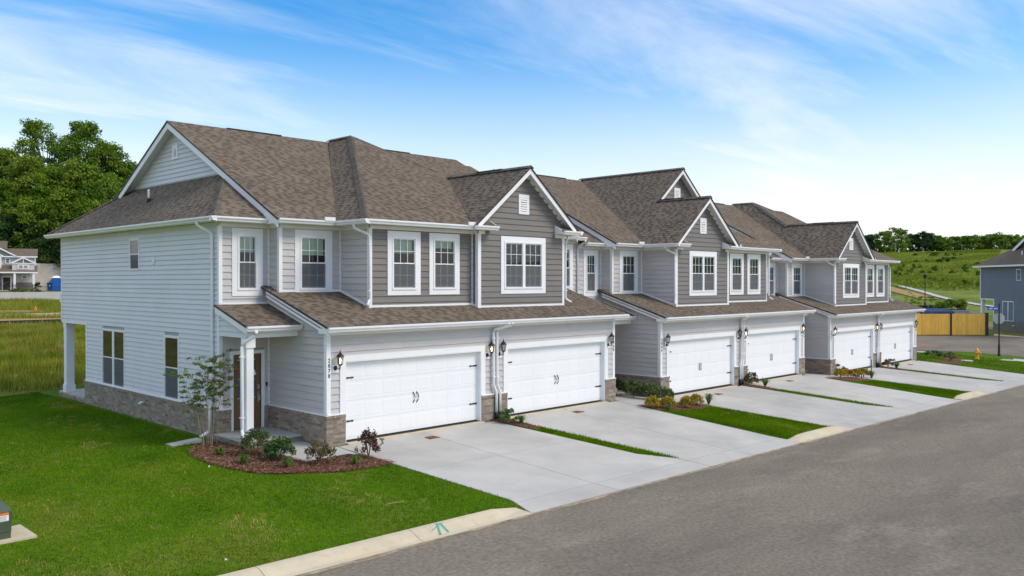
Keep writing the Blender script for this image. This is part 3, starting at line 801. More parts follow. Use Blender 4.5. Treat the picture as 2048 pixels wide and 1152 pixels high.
def garage_door(root, x0, x1, faint=False):
    y = .03; z0, z1 = .0, 2.15
    mb = MB(); mb.box(x0 - .04, x1 + .04, y, y + .05, z0, z1); g = build(mb, 'garage_door', 'garage', root)
    for r_ in range(4):
        za, zb = z0 + .012 + r_ * .533, z0 + .533 * (r_ + 1) - .004
        s = MB(); s.box(x0 - .03, x1 + .03, y - .012, y - .001, za, zb); sec = build(s, 'door_section', 'garage', g)
    pw = (x1 - x0 - .16) / 8
    me = None
    for r_ in range(4):
        for k in range(8):
            a = x0 + .08 + k * pw + .045; b = a + pw - .09; za = .09 + r_ * .533; zb = za + .37
            if me is None or MAP[2] != me[1]:
                p = MB(); w2, h2 = (b - a) / 2, (zb - za) / 2
                for (ox, oy, zo, wi) in ((0, 0, 0, 0),):
                    F0 = [(-w2, 0, -h2), (w2, 0, -h2), (w2, 0, h2), (-w2, 0, h2)]
                    F1 = [(-w2 + .03, -.0045, -h2 + .03), (w2 - .03, -.0045, -h2 + .03), (w2 - .03, -.0045, h2 - .03), (-w2 + .03, -.0045, h2 - .03)]
                    F2 = [(-w2 + .05, -.003, -h2 + .05), (w2 - .05, -.003, -h2 + .05), (w2 - .05, -.003, h2 - .05), (-w2 + .05, -.003, h2 - .05)]
                vs = F0 + F1 + F2; fs = []
                for q in range(4): fs += [(q, (q + 1) % 4, 4 + (q + 1) % 4, 4 + q), (4 + q, 4 + (q + 1) % 4, 8 + (q + 1) % 4, 8 + q)]
                fs.append((8, 9, 10, 11))
                m_ = bpy.data.meshes.new('raised_panel'); m_.from_pydata(vs, [], fs); m_.materials.append(M['garage']); me = (m_, MAP[2])
            o = obj_from('raised_panel', me[0], g); o.location = mapped([((a + b) / 2, y - .0122, (za + zb) / 2)])[0] - wloc(g)
    hm = 'black'
    for zc in (.52, 1.69):
        for sgn, xe in ((1, x0 - .02), (-1, x1 + .02)):
            h = MB(); yy = y - .03
            P = [(xe, zc - .028), (xe + sgn * .27, zc - .012), (xe + sgn * .275, zc - .03), (xe + sgn * .345, zc), (xe + sgn * .275, zc + .03), (xe + sgn * .27, zc + .012), (xe, zc + .028)]
            h.prism([(a, yy, b) for a, b in P], (0, .016, 0)); build(h, 'strap_hinge', hm, g)
    xm = (x0 + x1) / 2
    for k, sx in ((-1, -.065), (1, .065)):
        h = MB(); x = xm + sx
        h.tube([(x, y - .02, .82), (x + .03 * (1), y - .045, .87), (x + .045, y - .05, .95), (x + .03, y - .045, 1.03), (x, y - .02, 1.08)], .013, 6)
        h.lathe((x, y - .012, .81), [(.022, -.01), (.022, .006), (.001, .008)], 8, axis='y'); h.lathe((x, y - .012, 1.09), [(.022, -.01), (.022, .006), (.001, .008)], 8, axis='y')
        build(h, 'handle', hm, g)
    s = MB(); s.box(x0 - .04, x1 + .04, y - .018, y - .013, -.005, .022); build(s, 'bottom_seal', 'blackpl', g)
def downspout(root, path, boot=True, name='downspout', r=.042):
    P = [np.array(p, float) for p in path]; Q = [P[0]]
    for i in range(1, len(P) - 1):          # round the bends
        a = P[i] + (P[i - 1] - P[i]) / max(np.linalg.norm(P[i - 1] - P[i]), 1e-6) * min(.07, np.linalg.norm(P[i - 1] - P[i]) * .45)
        b = P[i] + (P[i + 1] - P[i]) / max(np.linalg.norm(P[i + 1] - P[i]), 1e-6) * min(.07, np.linalg.norm(P[i + 1] - P[i]) * .45)
        Q += [a, (a + b + 2 * P[i]) / 4, b]
    Q.append(P[-1])
    mb = MB(); mb.tube(Q, r, 8); o = build(mb, name, 'gutter', root, smooth=True)
    s = MB()
    lng = max(range(len(P) - 1), key=lambda i: abs(P[i][2] - P[i + 1][2])); a, b = P[lng], P[lng + 1]
    for t in (.15, .85):
        p = a + (b - a) * t; s.box(p[0] - r - .012, p[0] + r + .012, p[1] - r - .006, p[1] + r + .006, p[2] - .014, p[2] + .014)
    build(s, 'strap', 'gutter', o)
    if boot:
        e = P[-1]; s = MB(); s.tube([(e[0], e[1], e[2] + .08), (e[0], e[1], e[2] - .02), (e[0] - .0, e[1] - .02, e[2] - .2)], [.058, .062, .066], 10); build(s, 'drain_boot', 'blackpl', o, smooth=True)
    return o

RZ = EZ + S1 * (8.9 - 1.87)                    # main ridge
AX = 5.5; APZ = EZ + Q1 * 4.48; APY = .4 + (APZ - EZ) / S1
GAPX, GAPZ = 7.5, EZ + Q1 * 2.48
def townhouse(dx, dz, mir, cross, label, nums, lit, blinds, end_wall):
    global MAP
    MAP = None
    root = thing('townhouse', label, 'townhouse', (dx, 0, dz))
    MAP = (dx, dz, mir)
    left = -1 if not mir else 1                 # local side that faces the camera
    sides = ((-1, 'X', lambda x: x), (1, 'x', lambda x: 11 - x))
    core = MB(); pcs = {k: Pieces('siding_board', k, 'siding_boards') for k in ('light', 'dark', 'vinyl')}
    bpc = Pieces('brick', 'brick', 'brickwork'); mort = MB()
    trim = MB(); frz = MB()
    wins = []
    def wallp(plane, c, u0, u1, z0, z1, mat, holes=(), boards=True, clips=(), ex=.185):
        holes = [h for h in holes]
        sheet_wall(core, frame(plane, c), u0, u1, z0, z1, holes)
        if boards: siding(pcs, plane, c, u0, u1, z0, z1, mat, [(h[0] - .03, h[1] + .03, h[2] - .03, h[3] + .03) for h in holes], ex, clips)
    # ---- walls of each half
    for sg, px_, m in sides:
        vis = sg == left
        def Y_(u0, u1): return tuple(sorted((m(u0), m(u1))))
        u = Y_(-2.1, -.6); d = Y_(-1.71, -.86)
        wallp('Y', 2.85, u[0], u[1], .0, 3.62, 'light', [(d[0], d[1], .13, 2.26)], boards=False)
        if vis: siding(pcs, 'Y', 2.85, u[0], u[1], .75, 3.62, 'light', [(d[0] - .1, d[1] + .1, 0, 2.3)])
        a = Y_(-1.53, -1.03); wallp('Y', 2.85, u[0], u[1], 3.62, 5.93, 'light', [(a[0], a[1], 4.1, 5.555)]); wins.append(('A', 'Y', 2.85, a, sg))
        u = Y_(-.6, 1.43); a = Y_(.087, .902); wallp('Y', 2.27, u[0], u[1], 3.9, 5.93, 'light', [(a[0], a[1], 4.1, 5.555)]); wins.append(('B', 'Y', 2.27, a, sg))
        # returns facing the ends
        q = S = None
        wq = frame(px_, m(-.6)); core.poly([wq(-.1, 0, 0), wq(2.85, 0, 0), wq(2.85, 0, 4.02), wq(-.1, 0, 3.1)])
        if vis: siding(pcs, px_, m(-.6), -.1, 2.85, .75, 4.0, 'light', clips=[(-.31, 1, 3.12 + .31 * .5 - .1)])
        wallp(px_, m(-.6), 2.27, 2.85, 3.6, 5.93, 'light', boards=vis)
        yy = .82 if sg == -1 else .55
        wallp(px_, m(1.43 if sg == -1 else 1.46), yy, 2.27, 3.3, 5.93, 'light', boards=vis)
        # dutch gable wall
        F = frame(px_, m(-.55)); core.poly([F(3.9, 0, 6.9), F(13.9, 0, 6.9), F(8.9, 0, RZ - .1)])
        if vis: siding(pcs, px_, m(-.55), 4.5, 13.5, 7.35, RZ - .05, 'vinyl' if end_wall else 'light', ex=.15,
                       clips=[(-S1, 1, EZ - S1 * 1.87 - .14), (S1, 1, EZ + S1 * 15.93 - .14)])
        # brick plinth
        wf = frame(px_, m(-.65))
        if vis: bricks(bpc, px_, m(-.65), -.15, 2.84, -.30, .75)
        fbox(mort, wf, -.148, 2.84, -.04, 0, -.4, .745)
        for (b0, b1) in ((-.652, -.05),):
            bb = Y_(b0, b1); bricks(bpc, 'Y', -.15, bb[0], bb[1], -.30, .75); fbox(mort, frame('Y', -.15), bb[0] + .004, bb[1] - .004, -.10, 0, -.4, .742)
        bb = Y_(4.95, 5.47); bricks(bpc, 'Y', -.15, bb[0], bb[1], -.30, .75); fbox(mort, frame('Y', -.15), bb[0] + .004, bb[1] - .004, -.10, 0, -.4, .742)
        if vis:
            bb = Y_(-2.15, -1.79); bricks(bpc, 'Y', 2.80, bb[0], bb[1], -.12, .75); fbox(mort, frame('Y', 2.80), bb[0] + .004, bb[1] - .004, -.10, 0, -.2, .742)
            bb = Y_(-.78, -.66); bricks(bpc, 'Y', 2.80, bb[0], bb[1], .14, .75); fbox(mort, frame('Y', 2.80), bb[0] + .004, bb[1] - .004, -.10, 0, .1, .742)
        # white ledge on the brick
        for pl, c, a, b in ((px_, m(-.65), -.17, 2.80), ('Y', -.15, *Y_(-.67, -.05)), ('Y', -.15, *Y_(4.95, 5.47)), ('Y', 2.8, *Y_(-2.17, -1.79))):
            fbox(trim, frame(pl, c), a, b, -.06, .016, .752, .785)
        # corner boards
        def post(x, y, z0, z1, w=.105, p=.034):
            x = m(x); mb = MB(); a, b = (x - p, x + w - p) if sg == -1 else (x - w + p, x + p)
            mb.box(a, b, y - p, y + w - p, z0, z1); build(mb, 'corner_board', 'white', root)
        post(-.6, -.1, .785, 3.05, .13); post(-2.1, 2.85, .785, 5.82); post(-.6, 2.27, 3.95, 5.82); post(1.43 if sg == -1 else 1.46, yy, 3.35, 5.82)
        for (x, y, z0, z1) in ((-.6, 2.85, .785, 5.82), (1.43, 2.27, 3.9, 5.82)):       # inside corners
            x = m(x); mb = MB(); mb.box(*sorted((x, x + (-.05 if sg == -1 else .05))), y - .05, y + .01, z0, z1); build(mb, 'corner_board', 'white', root)
    # garage front, dark bay, gable bay
    wallp('Y', -.1, -.6, 11.6, .0, 3.05, 'light', [(-.05, 4.93, -.01, 2.15), (6.07, 11.05, -.01, 2.15)], boards=False)
    siding(pcs, 'Y', -.1, -.6, 11.6, .75, 3.0, 'light', [(-.1, 5.0, 0, 2.2), (6.0, 11.1, 0, 2.2)])
    wallp('Y', .82, 1.43, 5.44, 3.3, 5.93, 'dark', [(2.268, 3.07, 4.09, 5.548), (3.848, 4.65, 4.09, 5.548)])
    wins.append(('C', 'Y', .82, (2.268, 3.07), 0)); wins.append(('D', 'Y', .82, (3.848, 4.65), 0))
    wallp('Y', .55, 5.44, 9.54, 3.25, 6.2, 'dark', [(6.652, 8.375, 4.095, 5.555)], boards=False)
    core.poly([(5.44, .55, 6.2), (9.54, .55, 6.2), (7.5, .55, GAPZ - .1)])
    siding(pcs, 'Y', .55, 5.02, 9.98, 3.40, GAPZ - .1, 'dark', [(6.62, 8.40, 4.06, 5.58), (3, 5.44, 0, 6.0), (9.54, 12, 0, 6.0)],
           clips=[(-Q1, 1, EZ - Q1 * 5.02 - .1), (Q1, 1, EZ + Q1 * 9.98 - .1)])
    wallp('X', 5.44, .55, .82, 3.3, 5.93, 'dark', boards=not mir)
    mb = MB(); mb.box(5.406, 5.54, .514, .64, 3.4, 5.82); build(mb, 'corner_board', 'white', root)
    mb = MB(); mb.box(5.385, 5.44, .77, .83, 3.5, 5.82); build(mb, 'corner_board', 'white', root)
    if cross:
        core.poly([(1.95, 3.2, 6.6), (9.05, 3.2, 6.6), (5.5, 3.2, APZ - .12)])
        siding(pcs, 'Y', 3.2, 2.4, 8.6, 7.2, APZ - .08, 'dark', clips=[(-Q1, 1, EZ - Q1 * 1.02 - .1), (Q1, 1, EZ + Q1 * 9.98 - .1)])
    if end_wall:        # long end wall over the side lawn
        H = [(9.46, 11.32, .80, 2.63), (5.40, 6.32, .80, 2.62), (8.25, 8.93, 4.69, 5.62)]
        F = frame('X', -2.1)
        sheet_wall(core, F, 2.85, 12.9, .0, 2.78, H[:2]); sheet_wall(core, F, 2.85, 15.45, 2.78, 5.93, H[2:])
        siding(pcs, 'X', -2.1, 2.85, 12.88, .785, 2.78, 'vinyl', [(h[0] - .02, h[1] + .02, h[2] - .02, h[3] + .02) for h in H[:2]], .1425, joint=3.8)
        siding(pcs, 'X', -2.1, 2.85, 15.43, 2.78, 5.93, 'vinyl', [(h[0] - .02, h[1] + .02, h[2] - .02, h[3] + .02) for h in H[2:]], .1432, joint=3.8)
        bricks(bpc, 'X', -2.15, 2.80, 12.95, -.12, .75); fbox(mort, frame('X', -2.15), 2.802, 12.95, -.04, 0, -.3, .745)
        fbox(trim, frame('X', -2.15), 2.8, 12.95, -.06, .014, .752, .785)
        core.poly([(-2.1, 12.9, 0), (6, 12.9, 0), (6, 12.9, 2.78), (-2.1, 12.9, 2.78)]); core.poly([(-2.1, 12.9, 2.78), (6, 12.9, 2.78), (6, 15.45, 2.78), (-2.1, 15.45, 2.78)])
        core.poly([(-2.1, 15.45, 2.78), (13.1, 15.45, 2.78), (13.1, 15.45, 5.95), (-2.1, 15.45, 5.95)])
        fbox(trim, F, 12.84, 15.47, 0, .03, 2.74, 2.80); fbox(trim, F, 12.82, 12.92, 0, .03, .785, 2.74); fbox(trim, F, 15.40, 15.48, -.03, .03, 2.74, 5.93)
        for n_, (h, tw) in enumerate(zip(H, (True, False, False))):
            window(root, 'X', -2.1, *h, trim=.05, twin=tw, grid=False)
        mb = MB(); fbox(mb, F, 7.0, 7.17, .01, .045, 4.80, 5.05); fbox(mb, F, 7.02, 7.15, .045, .065, 4.82, 4.90); build(mb, 'dryer_vent', 'pvc', root)
        mb = MB(); mb.tube([(-2.13, 7.8, .47), (-2.24, 7.8, .49), (-2.29, 7.8, .46), (-2.30, 7.8, .38)], .042, 10); build(mb, 'pipe_elbow', 'pvc', root, smooth=True)
        # rear patio and its post
        mb = MB(); mb.box(-2.12, 6, 12.97, 15.75, -.1, .14); sl_ = build(mb, 'rear_patio', 'concrete', root)
        bricks(bpc, 'X', -2.13, 12.97, 15.75, -.14, .10, cap=False)
        mb = MB(); mb.box(-2.08, -1.80, 15.05, 15.33, .14, 2.74); mb.box(-2.11, -1.77, 15.02, 15.36, .14, .42); mb.box(-2.10, -1.78, 15.03, 15.35, 2.56, 2.74); build(mb, 'porch_column', 'white', root)
        mb = MB(); mb.box(-2.08, -1.75, 15.47, 15.78, 3.5, 3.82); mb.box(-2.05, -1.78, 15.5, 15.75, 3.46, 3.5); build(mb, 'rear_utility_box', 'pvc', root)
        # front porch column, slab, beam
        for s_ in (0,):
            c = MB(); c.box(-2.15, -1.95, 1.26, 1.46, .13, 2.80); build(c, 'porch_column', 'white', root)
            c = MB(); c.box(-2.185, -1.915, 1.225, 1.495, .13, .40); c.box(-2.185, -1.915, 1.225, 1.495, 2.55, 2.80); build_split(c, 'column_trim', 'white', root)
    # porch, both halves
    for sg, px_, m in sides:
        vis = sg == left
        xa, xb = sorted((m(-2.28), m(-.64)))
        if vis or True:
            mb = MB(); mb.box(xa, xb, 1.03, 2.83, -.2, .13); build(mb, 'porch_slab', 'concrete', root)
            if vis: bricks(bpc, 'Y', 1.02, xa, xb, -.16, .10, cap=False)
            if vis: bricks(bpc, px_, m(-2.29), 1.02, 2.79, -.16, .10, cap=False)
            mb = MB(); xc, xd = sorted((m(-2.10), m(-.62))); mb.box(xc, xd, 1.28, 1.44, 2.80, 3.02); mb.box(xc, xd, 1.12, 1.28, 2.95, 3.0); build(mb, 'porch_beam', 'white', root)
            mb = MB(); mb.box(xc, xd, 1.44, 2.83, 2.80, 2.83); build(mb, 'porch_ceiling', 'soffit', root)
            if vis:
                siding(pcs, px_, m(-2.1), 1.3, 2.83, 2.80, 3.6, 'vinyl' if end_wall else 'light', ex=.1432, clips=[(-.3, 1, 3.66 - .3 * 2.85 - .1)])
        # entrance door
        u0, u1 = sorted((m(-1.71), m(-.86)))
        F = frame('Y', 2.85)
        if vis:
            mb = MB(); fbox(mb, F, u0, u1, -.10, -.05, .15, 2.25); dr = build(mb, 'front_door', 'door', root)
            mb = MB()
            for a, b, z0, z1 in ((u0, u1, 2.10, 2.25), (u0, u1, .15, .36), (u0, u1, .86, 1.0), (u0, u0 + .13, .36, .86), (u1 - .13, u1, .36, .86), (u0, u0 + .13, 1.0, 2.10), (u1 - .13, u1, 1.0, 2.10), ((u0 + u1) / 2 - .06, (u0 + u1) / 2 + .06, .36, .86)):
                fbox(mb, F, a, b, -.05, -.038, z0, z1)
            build(mb, 'door_rails', 'door', dr)
            mb = MB(); fbox(mb, F, u0 + .15, u1 - .15, -.049, -.043, 1.02, 2.08); build(mb, 'door_glass', 'screen', dr)
            mb = MB(); gx_ = u0 + .15, u1 - .15
            for k in (1, 2): fbox(mb, F, gx_[0] + (gx_[1] - gx_[0]) * k / 3 - .008, gx_[0] + (gx_[1] - gx_[0]) * k / 3 + .008, -.043, -.036, 1.02, 2.08)
            fbox(mb, F, *gx_, -.043, -.037, 1.54, 1.556); fbox(mb, F, *gx_, -.043, -.0355, 1.0, 1.03); fbox(mb, F, *gx_, -.043, -.0355, 2.07, 2.10); build(mb, 'glazing_bar', 'nickel', dr)
            mb = MB(); xh = u1 - .07; fbox(mb, F, xh - .035, xh + .035, -.04, -.015, 1.24, 1.36); fbox(mb, F, xh - .028, xh + .028, -.04, -.02, .88, 1.16)
            mb.tube([(xh, 2.86, 1.12), (xh, 2.80, 1.10), (xh, 2.80, .94), (xh, 2.86, .92)], .012, 6); build(mb, 'door_handle', 'nickel', dr)
            mb = MB(); ux = (u0 + u1) / 2; fbox(mb, F, ux - .32, ux + .28, -.036, -.03, 1.62, 1.64)
            mb = MB()
            mb.prism([F(ux + .18, -.034, 1.60), F(ux + .30, -.034, 1.66), F(ux + .24, -.034, 1.80), F(ux + .12, -.034, 1.74)], (0, -.004, 0)); st = build(mb, 'door_notice', 'white', dr)
            mb = MB(); mb.prism([F(ux + .16, -.038, 1.63), F(ux + .25, -.038, 1.67), F(ux + .22, -.038, 1.74), F(ux + .14, -.038, 1.71)], (0, -.003, 0)); build(mb, 'notice_print', 'red', dr)
            mb = MB(); mb.prism([F(ux - .30, -.034, 1.76), F(ux - .18, -.034, 1.80), F(ux - .21, -.034, 1.92), F(ux - .32, -.034, 1.87)], (0, -.004, 0)); build(mb, 'door_notice', 'red', dr)
            mb = MB(); fbox(mb, F, u0 - .10, u0, -.10, .035, .14, 2.35); fbox(mb, F, u1, u1 + .10, -.10, .035, .14, 2.35); fbox(mb, F, u0, u1, -.10, .035, 2.25, 2.35); build(mb, 'door_frame', 'white', root)
            mb = MB(); fbox(mb, F, u0 - .02, u1 + .02, -.05, .06, .13, .152); build(mb, 'door_sill', 'nickel', root)
            mb = MB(); k = u1 + .03; fbox(mb, F, m(-.70) - .022, m(-.70) + .022, .02, .045, 1.30, 1.42); build(mb, 'doorbell', 'black', root)
        # porch roof
    # ---- windows
    for nm, pl, c, (u0, u1), sg in wins:
        visA = (nm != 'A' and nm != 'B') or True
        bl = blinds.get((nm, sg), blinds.get(nm, .45))
        z0, z1 = 4.095, 5.552
        window(root, pl, c, u0, u1, z0, z1, blind=bl)
    window(root, 'Y', .55, 6.652, 8.375, 4.095, 5.555, twin=True, blind=blinds.get('E', .98))
    # ---- gable vents
    def vent(plane, c, u, z0, z1, w=.25):
        F = frame(plane, c); mb = MB(); t = .07
        fbox(mb, F, u - w, u + w, 0, .04, z1 - t * 1.6, z1); fbox(mb, F, u - w, u + w, 0, .04, z0, z0 + t * 1.4); fbox(mb, F, u - w, u - w + t * 1.6, 0, .04, z0 + t * 1.4, z1 - t * 1.6); fbox(mb, F, u + w - t * 1.6, u + w, 0, .04, z0 + t * 1.4, z1 - t * 1.6)
        v = build(mb, 'gable_vent', 'white', root); n = 6; a, b = u - w + t * 1.6, u + w - t * 1.6; hh = (z1 - z0 - t * 3) / n
        mb = MB(); fbox(mb, F, a, b, .0, .008, z0 + t, z1 - t); build(mb, 'vent_back', 'soffit', v)
        for k in range(n):
            z = z0 + t * 1.4 + k * hh; s = MB()
            s.hexa([F(a, .012, z + hh), F(b, .012, z + hh), F(b, .05, z + .01), F(a, .05, z + .01), F(a, .016, z + hh + .008), F(b, .016, z + hh + .008), F(b, .056, z + .018), F(a, .056, z + .018)]); build(s, 'slat', 'white', v)
    vent('Y', .55, 7.52, 6.53, 7.19)
    if end_wall: vent('X', -.55, 9.05, 8.40, 8.88, .20)
    if cross: vent('Y', 3.2, 5.5, 8.25, 8.85)
    # ---- roofs
    deck = MB(); sp = Pieces('shingle', 'shingle', 'shingles'); caps = MB(); sof = MB(); rakes = MB()
    LF = (lambda p: [(11 - x, y) for x, y in reversed(p)])
    main = lambda x, y: EZ + S1 * (y - 1.87)
    back = lambda x, y: EZ + S1 * (15.93 - y)
    hl = lambda x, y: EZ + Q1 * (x - 1.02); hr = lambda x, y: EZ + Q1 * (9.98 - x); hf = lambda x, y: EZ + S1 * (y - .4)
    visl = not mir
    polyL = [(-.93, 1.84), (1.0, 1.84), (5.34, 8.9), (-.93, 8.9)]
    roof_face(sp, deck, polyL, main, (0, -1)); roof_face(sp, deck, LF(polyL), main, (0, -1))
    roof_face(sp, deck, [(-.93, 8.9), (11.93, 8.9), (11.93, 15.95), (-.93, 15.95)], back, (0, 1), shingled=False)
    ge = 4.96     # left end of gable roof
    gl = lambda x, y: EZ + Q1 * (x - 5.02)
    if not cross:
        roof_face(sp, deck, [(1.0, .37), (5.06, .37), (7.63, 4.30), (AX, APY)], hf, (0, -1))
        roof_face(sp, deck, [(1.0, .37), (AX, APY), (AX, 8.95), (5.4, 8.95), (1.0, 1.86)], hl, (-1, 0), shingled=visl)
        pr = [(10.0, .17), (10.0, 1.86), (5.6, 8.95), (AX, 8.95), (AX, APY), (7.5, 4.42), (7.5, .17)]
        roof_face(sp, deck, clip_to(pr, [(4, -1), (12, -1), (12, 4.42), (4, 4.42)]), hr, (1, 0), shingled=mir)
        roof_face(sp, deck, [p for p in [(AX, APY), (7.5, 4.42), (8.42, 4.42), (5.6, 8.95), (AX, 8.95)]], hr, (1, 0), shingled=mir)
        deck.prism([(AX, 8.95, APZ), (1.6, 8.95, RZ - 3), (5.5, 12, RZ - 3), (9.4, 8.95, RZ - 3)], (0, .02, -.02))
        cap_line(caps, (1.04, .43, EZ + .02), (AX, APY, APZ + .02)); cap_line(caps, (9.96, .43, EZ + .02) if False else (7.66, 4.22, hf(0, 4.22) + .02), (AX, APY, APZ + .02))
        cap_line(caps, (AX, APY, APZ + .02), (AX, 9.1, APZ + .02))
    else:
        roof_face(sp, deck, [(1.0, .37), (5.06, .37), (6.76, 3.22), (2.76, 3.22)], hf, (0, -1))
        for f, s_, vis in ((hl, 1, visl), (hr, -1, mir)):
            T = (lambda p: p) if s_ == 1 else LF
            r0 = 1.55 if s_ == 1 else 2.5
            if s_ == 1: roof_face(sp, deck, T([(1.0, .37), (2.53, 2.82), (1.6, 2.82), (1.0, 1.86)]), f, (-s_, 0), shingled=vis)
            else: roof_face(sp, deck, [(10.0, .17), (10.0, 1.86), (9.4, 2.82), (7.5, 2.82), (7.5, .17)], f, (-s_, 0), shingled=vis)
            roof_face(sp, deck, T([(1.6, 2.82), (AX, 2.82), (AX, 8.95), (5.4, 8.95)]), f, (-s_, 0), shingled=vis)
            e = 1.02 if s_ == 1 else 9.98
            slab_board(rakes, (e + s_ * r0, 2.85, EZ + Q1 * r0 - .045), (AX, 2.85, APZ - .045), .2, (0, .03, 0))
            sof.hexa([(e, 2.86, EZ - .12), (e, 3.2, EZ - .12), (AX, 3.2, APZ - .12), (AX, 2.86, APZ - .12), (e, 2.86, EZ - .08), (e, 3.2, EZ - .08), (AX, 3.2, APZ - .08), (AX, 2.86, APZ - .08)])
        cap_line(caps, (AX, 2.82, APZ + .02), (AX, 9.1, APZ + .02))
    # gable bay roof
    roof_face(sp, deck, [(5.0, .17), (7.5, .17), (7.5, 4.42), (5.06, .40)], gl, (-1, 0), shingled=True)
    if cross or True:
        cap_line(caps, (7.5, .17, GAPZ + .02), (7.5, 4.35 if not cross else 2.9, GAPZ + .02))
    for e, s_ in ((5.02, 1), (9.98, -1)):
        slab_board(rakes, (e + s_ * .12, .2, EZ + Q1 * .12 - .04), (7.5, .2, GAPZ - .04), .20, (0, .03, 0))
        sof.hexa([(e, .23, EZ - .12), (e, .55, EZ - .12), (7.5, .55, GAPZ - .12), (7.5, .23, GAPZ - .12), (e, .23, EZ - .08), (e, .55, EZ - .08), (7.5, .55, GAPZ - .08), (7.5, .23, GAPZ - .08)])
        frz_a, frz_b = e + s_ * .5, 7.5
        slab_board(trim, (frz_a, .53, EZ + Q1 * .5 - .12), (7.5, .53, GAPZ - .12), .07, (0, .018, 0))
    # cornice returns at the gable foot
    for xa, xb, cut in ((5.0, 5.95, 5.95), (9.1, 9.98, 9.1)):
        rf = lambda x, y: EZ - .0 + .42 * (y - .2)
        rr = [(xa + (.35 if xa < 6 else 0), .17), (xb - (0 if xa < 6 else .30), .17), (xb - (0.14 if xa < 6 else .30), .55), (xa + (.35 if xa < 6 else .10), .55)]
        roof_face(sp, deck, rr, rf, (0, -1))
        mb = MB(); mb.prism([(cut - .02, .2, 5.92), (cut - .02, .55, 5.92), (cut - .02, .55, EZ + .18), (cut - .02, .2, EZ)], (.04, 0, 0)); build(mb, 'cornice_end', 'white', root)
        trim.box(xa if xa > 6 else 5.44, xb - .44 if xa > 6 else xb - .25, .50, .547, 5.80, 5.915)
    # skirt roofs on the ends with the dutch gable above
    for sg, px_, m in sides:
        vis = sg == left
        T = (lambda p: p) if sg == -1 else LF
        se = (lambda x, y: EZ + Q1 * (x + 2.45)) if sg == -1 else (lambda x, y: EZ + Q1 * (13.45 - x))
        sf = lambda x, y: EZ + S1 * (y - 2.45); sb = lambda x, y: EZ + S1 * (15.85 - y)
        dy = 1.9 * Q1 / S1
        if (sg == -1 and not mir and end_wall):
            roof_face(sp, deck, T([(-2.47, 2.43), (-.52, 2.45 + dy), (-.52, 15.85 - dy), (-2.47, 15.87)]), se, (sg, 0), shingled=vis)
            roof_face(sp, deck, T([(-2.47, 2.43), (-.6, 2.43), (-.52, 2.45 + dy)]), sf, (0, -1))
            cap_line(caps, (m(-2.45), 2.47, EZ + .02), (m(-.55), 2.45 + dy, EZ + 1.9 * Q1 + .02))
            roof_face(sp, deck, T([(-2.47, 15.87), (-.52, 15.85 - dy), (-.6, 15.87)]), sb, (0, 1), shingled=False)
            cap_line(caps, (m(-2.45), 15.83, EZ + .02), (m(-.55), 15.85 - dy, EZ + 1.9 * Q1 + .02))
        else:      # party side: plain slope up to the neighbour
            roof_face(sp, deck, T([(-2.08, 2.43), (-.6, 2.43), (-.6, 9.15), (-2.08, 9.15)]), sf, (0, -1))
            roof_face(sp, deck, T([(-2.08, 9.15), (-.6, 9.15), (-.6, 15.85), (-2.08, 15.85)]), sb, (0, 1), shingled=False)
        xr = m(-.9); th = (.03 if sg == -1 else -.03, 0, 0)
        slab_board(rakes, (xr, 1.87, EZ - .045), (xr, 8.9, RZ - .045), .22, th); slab_board(rakes, (xr, 15.93, EZ - .045), (xr, 8.9, RZ - .045), .22, th)
        xa, xb = sorted((m(-.87), m(-.55)))
        for y0 in (1.87, 15.93): sof.hexa([(xa, y0, EZ - .13), (xb, y0, EZ - .13), (xb, 8.9, RZ - .13), (xa, 8.9, RZ - .13), (xa, y0, EZ - .09), (xb, y0, EZ - .09), (xb, 8.9, RZ - .09), (xa, 8.9, RZ - .09)])
        xa, xb = sorted((m(-.905), m(-.62))); mb = MB(); mb.prism([(xa, 1.86, 5.90), (xa, 2.60, 5.90), (xa, 2.60, EZ + S1 * .73 - .06), (xa, 1.86, EZ - .06)], (xb - xa, 0, 0)); build(mb, 'rake_foot', 'white', root)
        # lower roofs: porch
        pz = lambda x, y: 3.66 - .3 * (2.85 - y)
        xe = -2.26 if (sg == -1 and not mir and end_wall) else -2.08
        roof_face(sp, deck, T([(xe, 1.08), (-.62, 1.08), (-.62, 2.84), (xe, 2.84)]), pz, (0, -1), shingled=True)
        xr = m(-2.24 if end_wall else -2.06)
        slab_board(rakes, (xr, 1.1, 3.66 - .3 * 1.75 - .045), (xr, 2.84, 3.66 - .045), .17, th)
        xa, xb = sorted((m(xe + .01), m(-.64))); gutter(trim, (xa, 1.1, 3.135 - .02), (xb, 1.1, 3.135 - .02), (0, -1, 0)); trim.box(xa, xb, 1.1, 1.13, 2.97, 3.11)
        slab_board(trim, (m(-.605), 1.05, 3.17), (m(-.605), 2.84, 3.71), .06, (-.03 if sg == -1 else .03, 0, 0)); trim.box(*sorted((m(-2.1), m(-.6))), 2.805, 2.849, 3.64, 3.70)
    # garage roof
    gf = lambda x, y: 3.12 + .31 * (y + .5)
    for p in ([(-.87, -.53), (11.87, -.53), (11.87, .55), (-.87, .55)], [(-.87, .55), (1.43, .55), (1.43, 2.27), (-.87, 2.27)], [(1.43, .55), (5.44, .55), (5.44, .82), (1.43, .82)],
              [(9.54, .55), (11.87, .55), (11.87, 2.27), (9.54, 2.27)], [(-.87, 2.27), (-.6, 2.27), (-.6, 2.84), (-.87, 2.84)], [(11.6, 2.27), (11.87, 2.27), (11.87, 2.84), (11.6, 2.84)]):
        roof_face(sp, deck, p, gf, (0, -1))
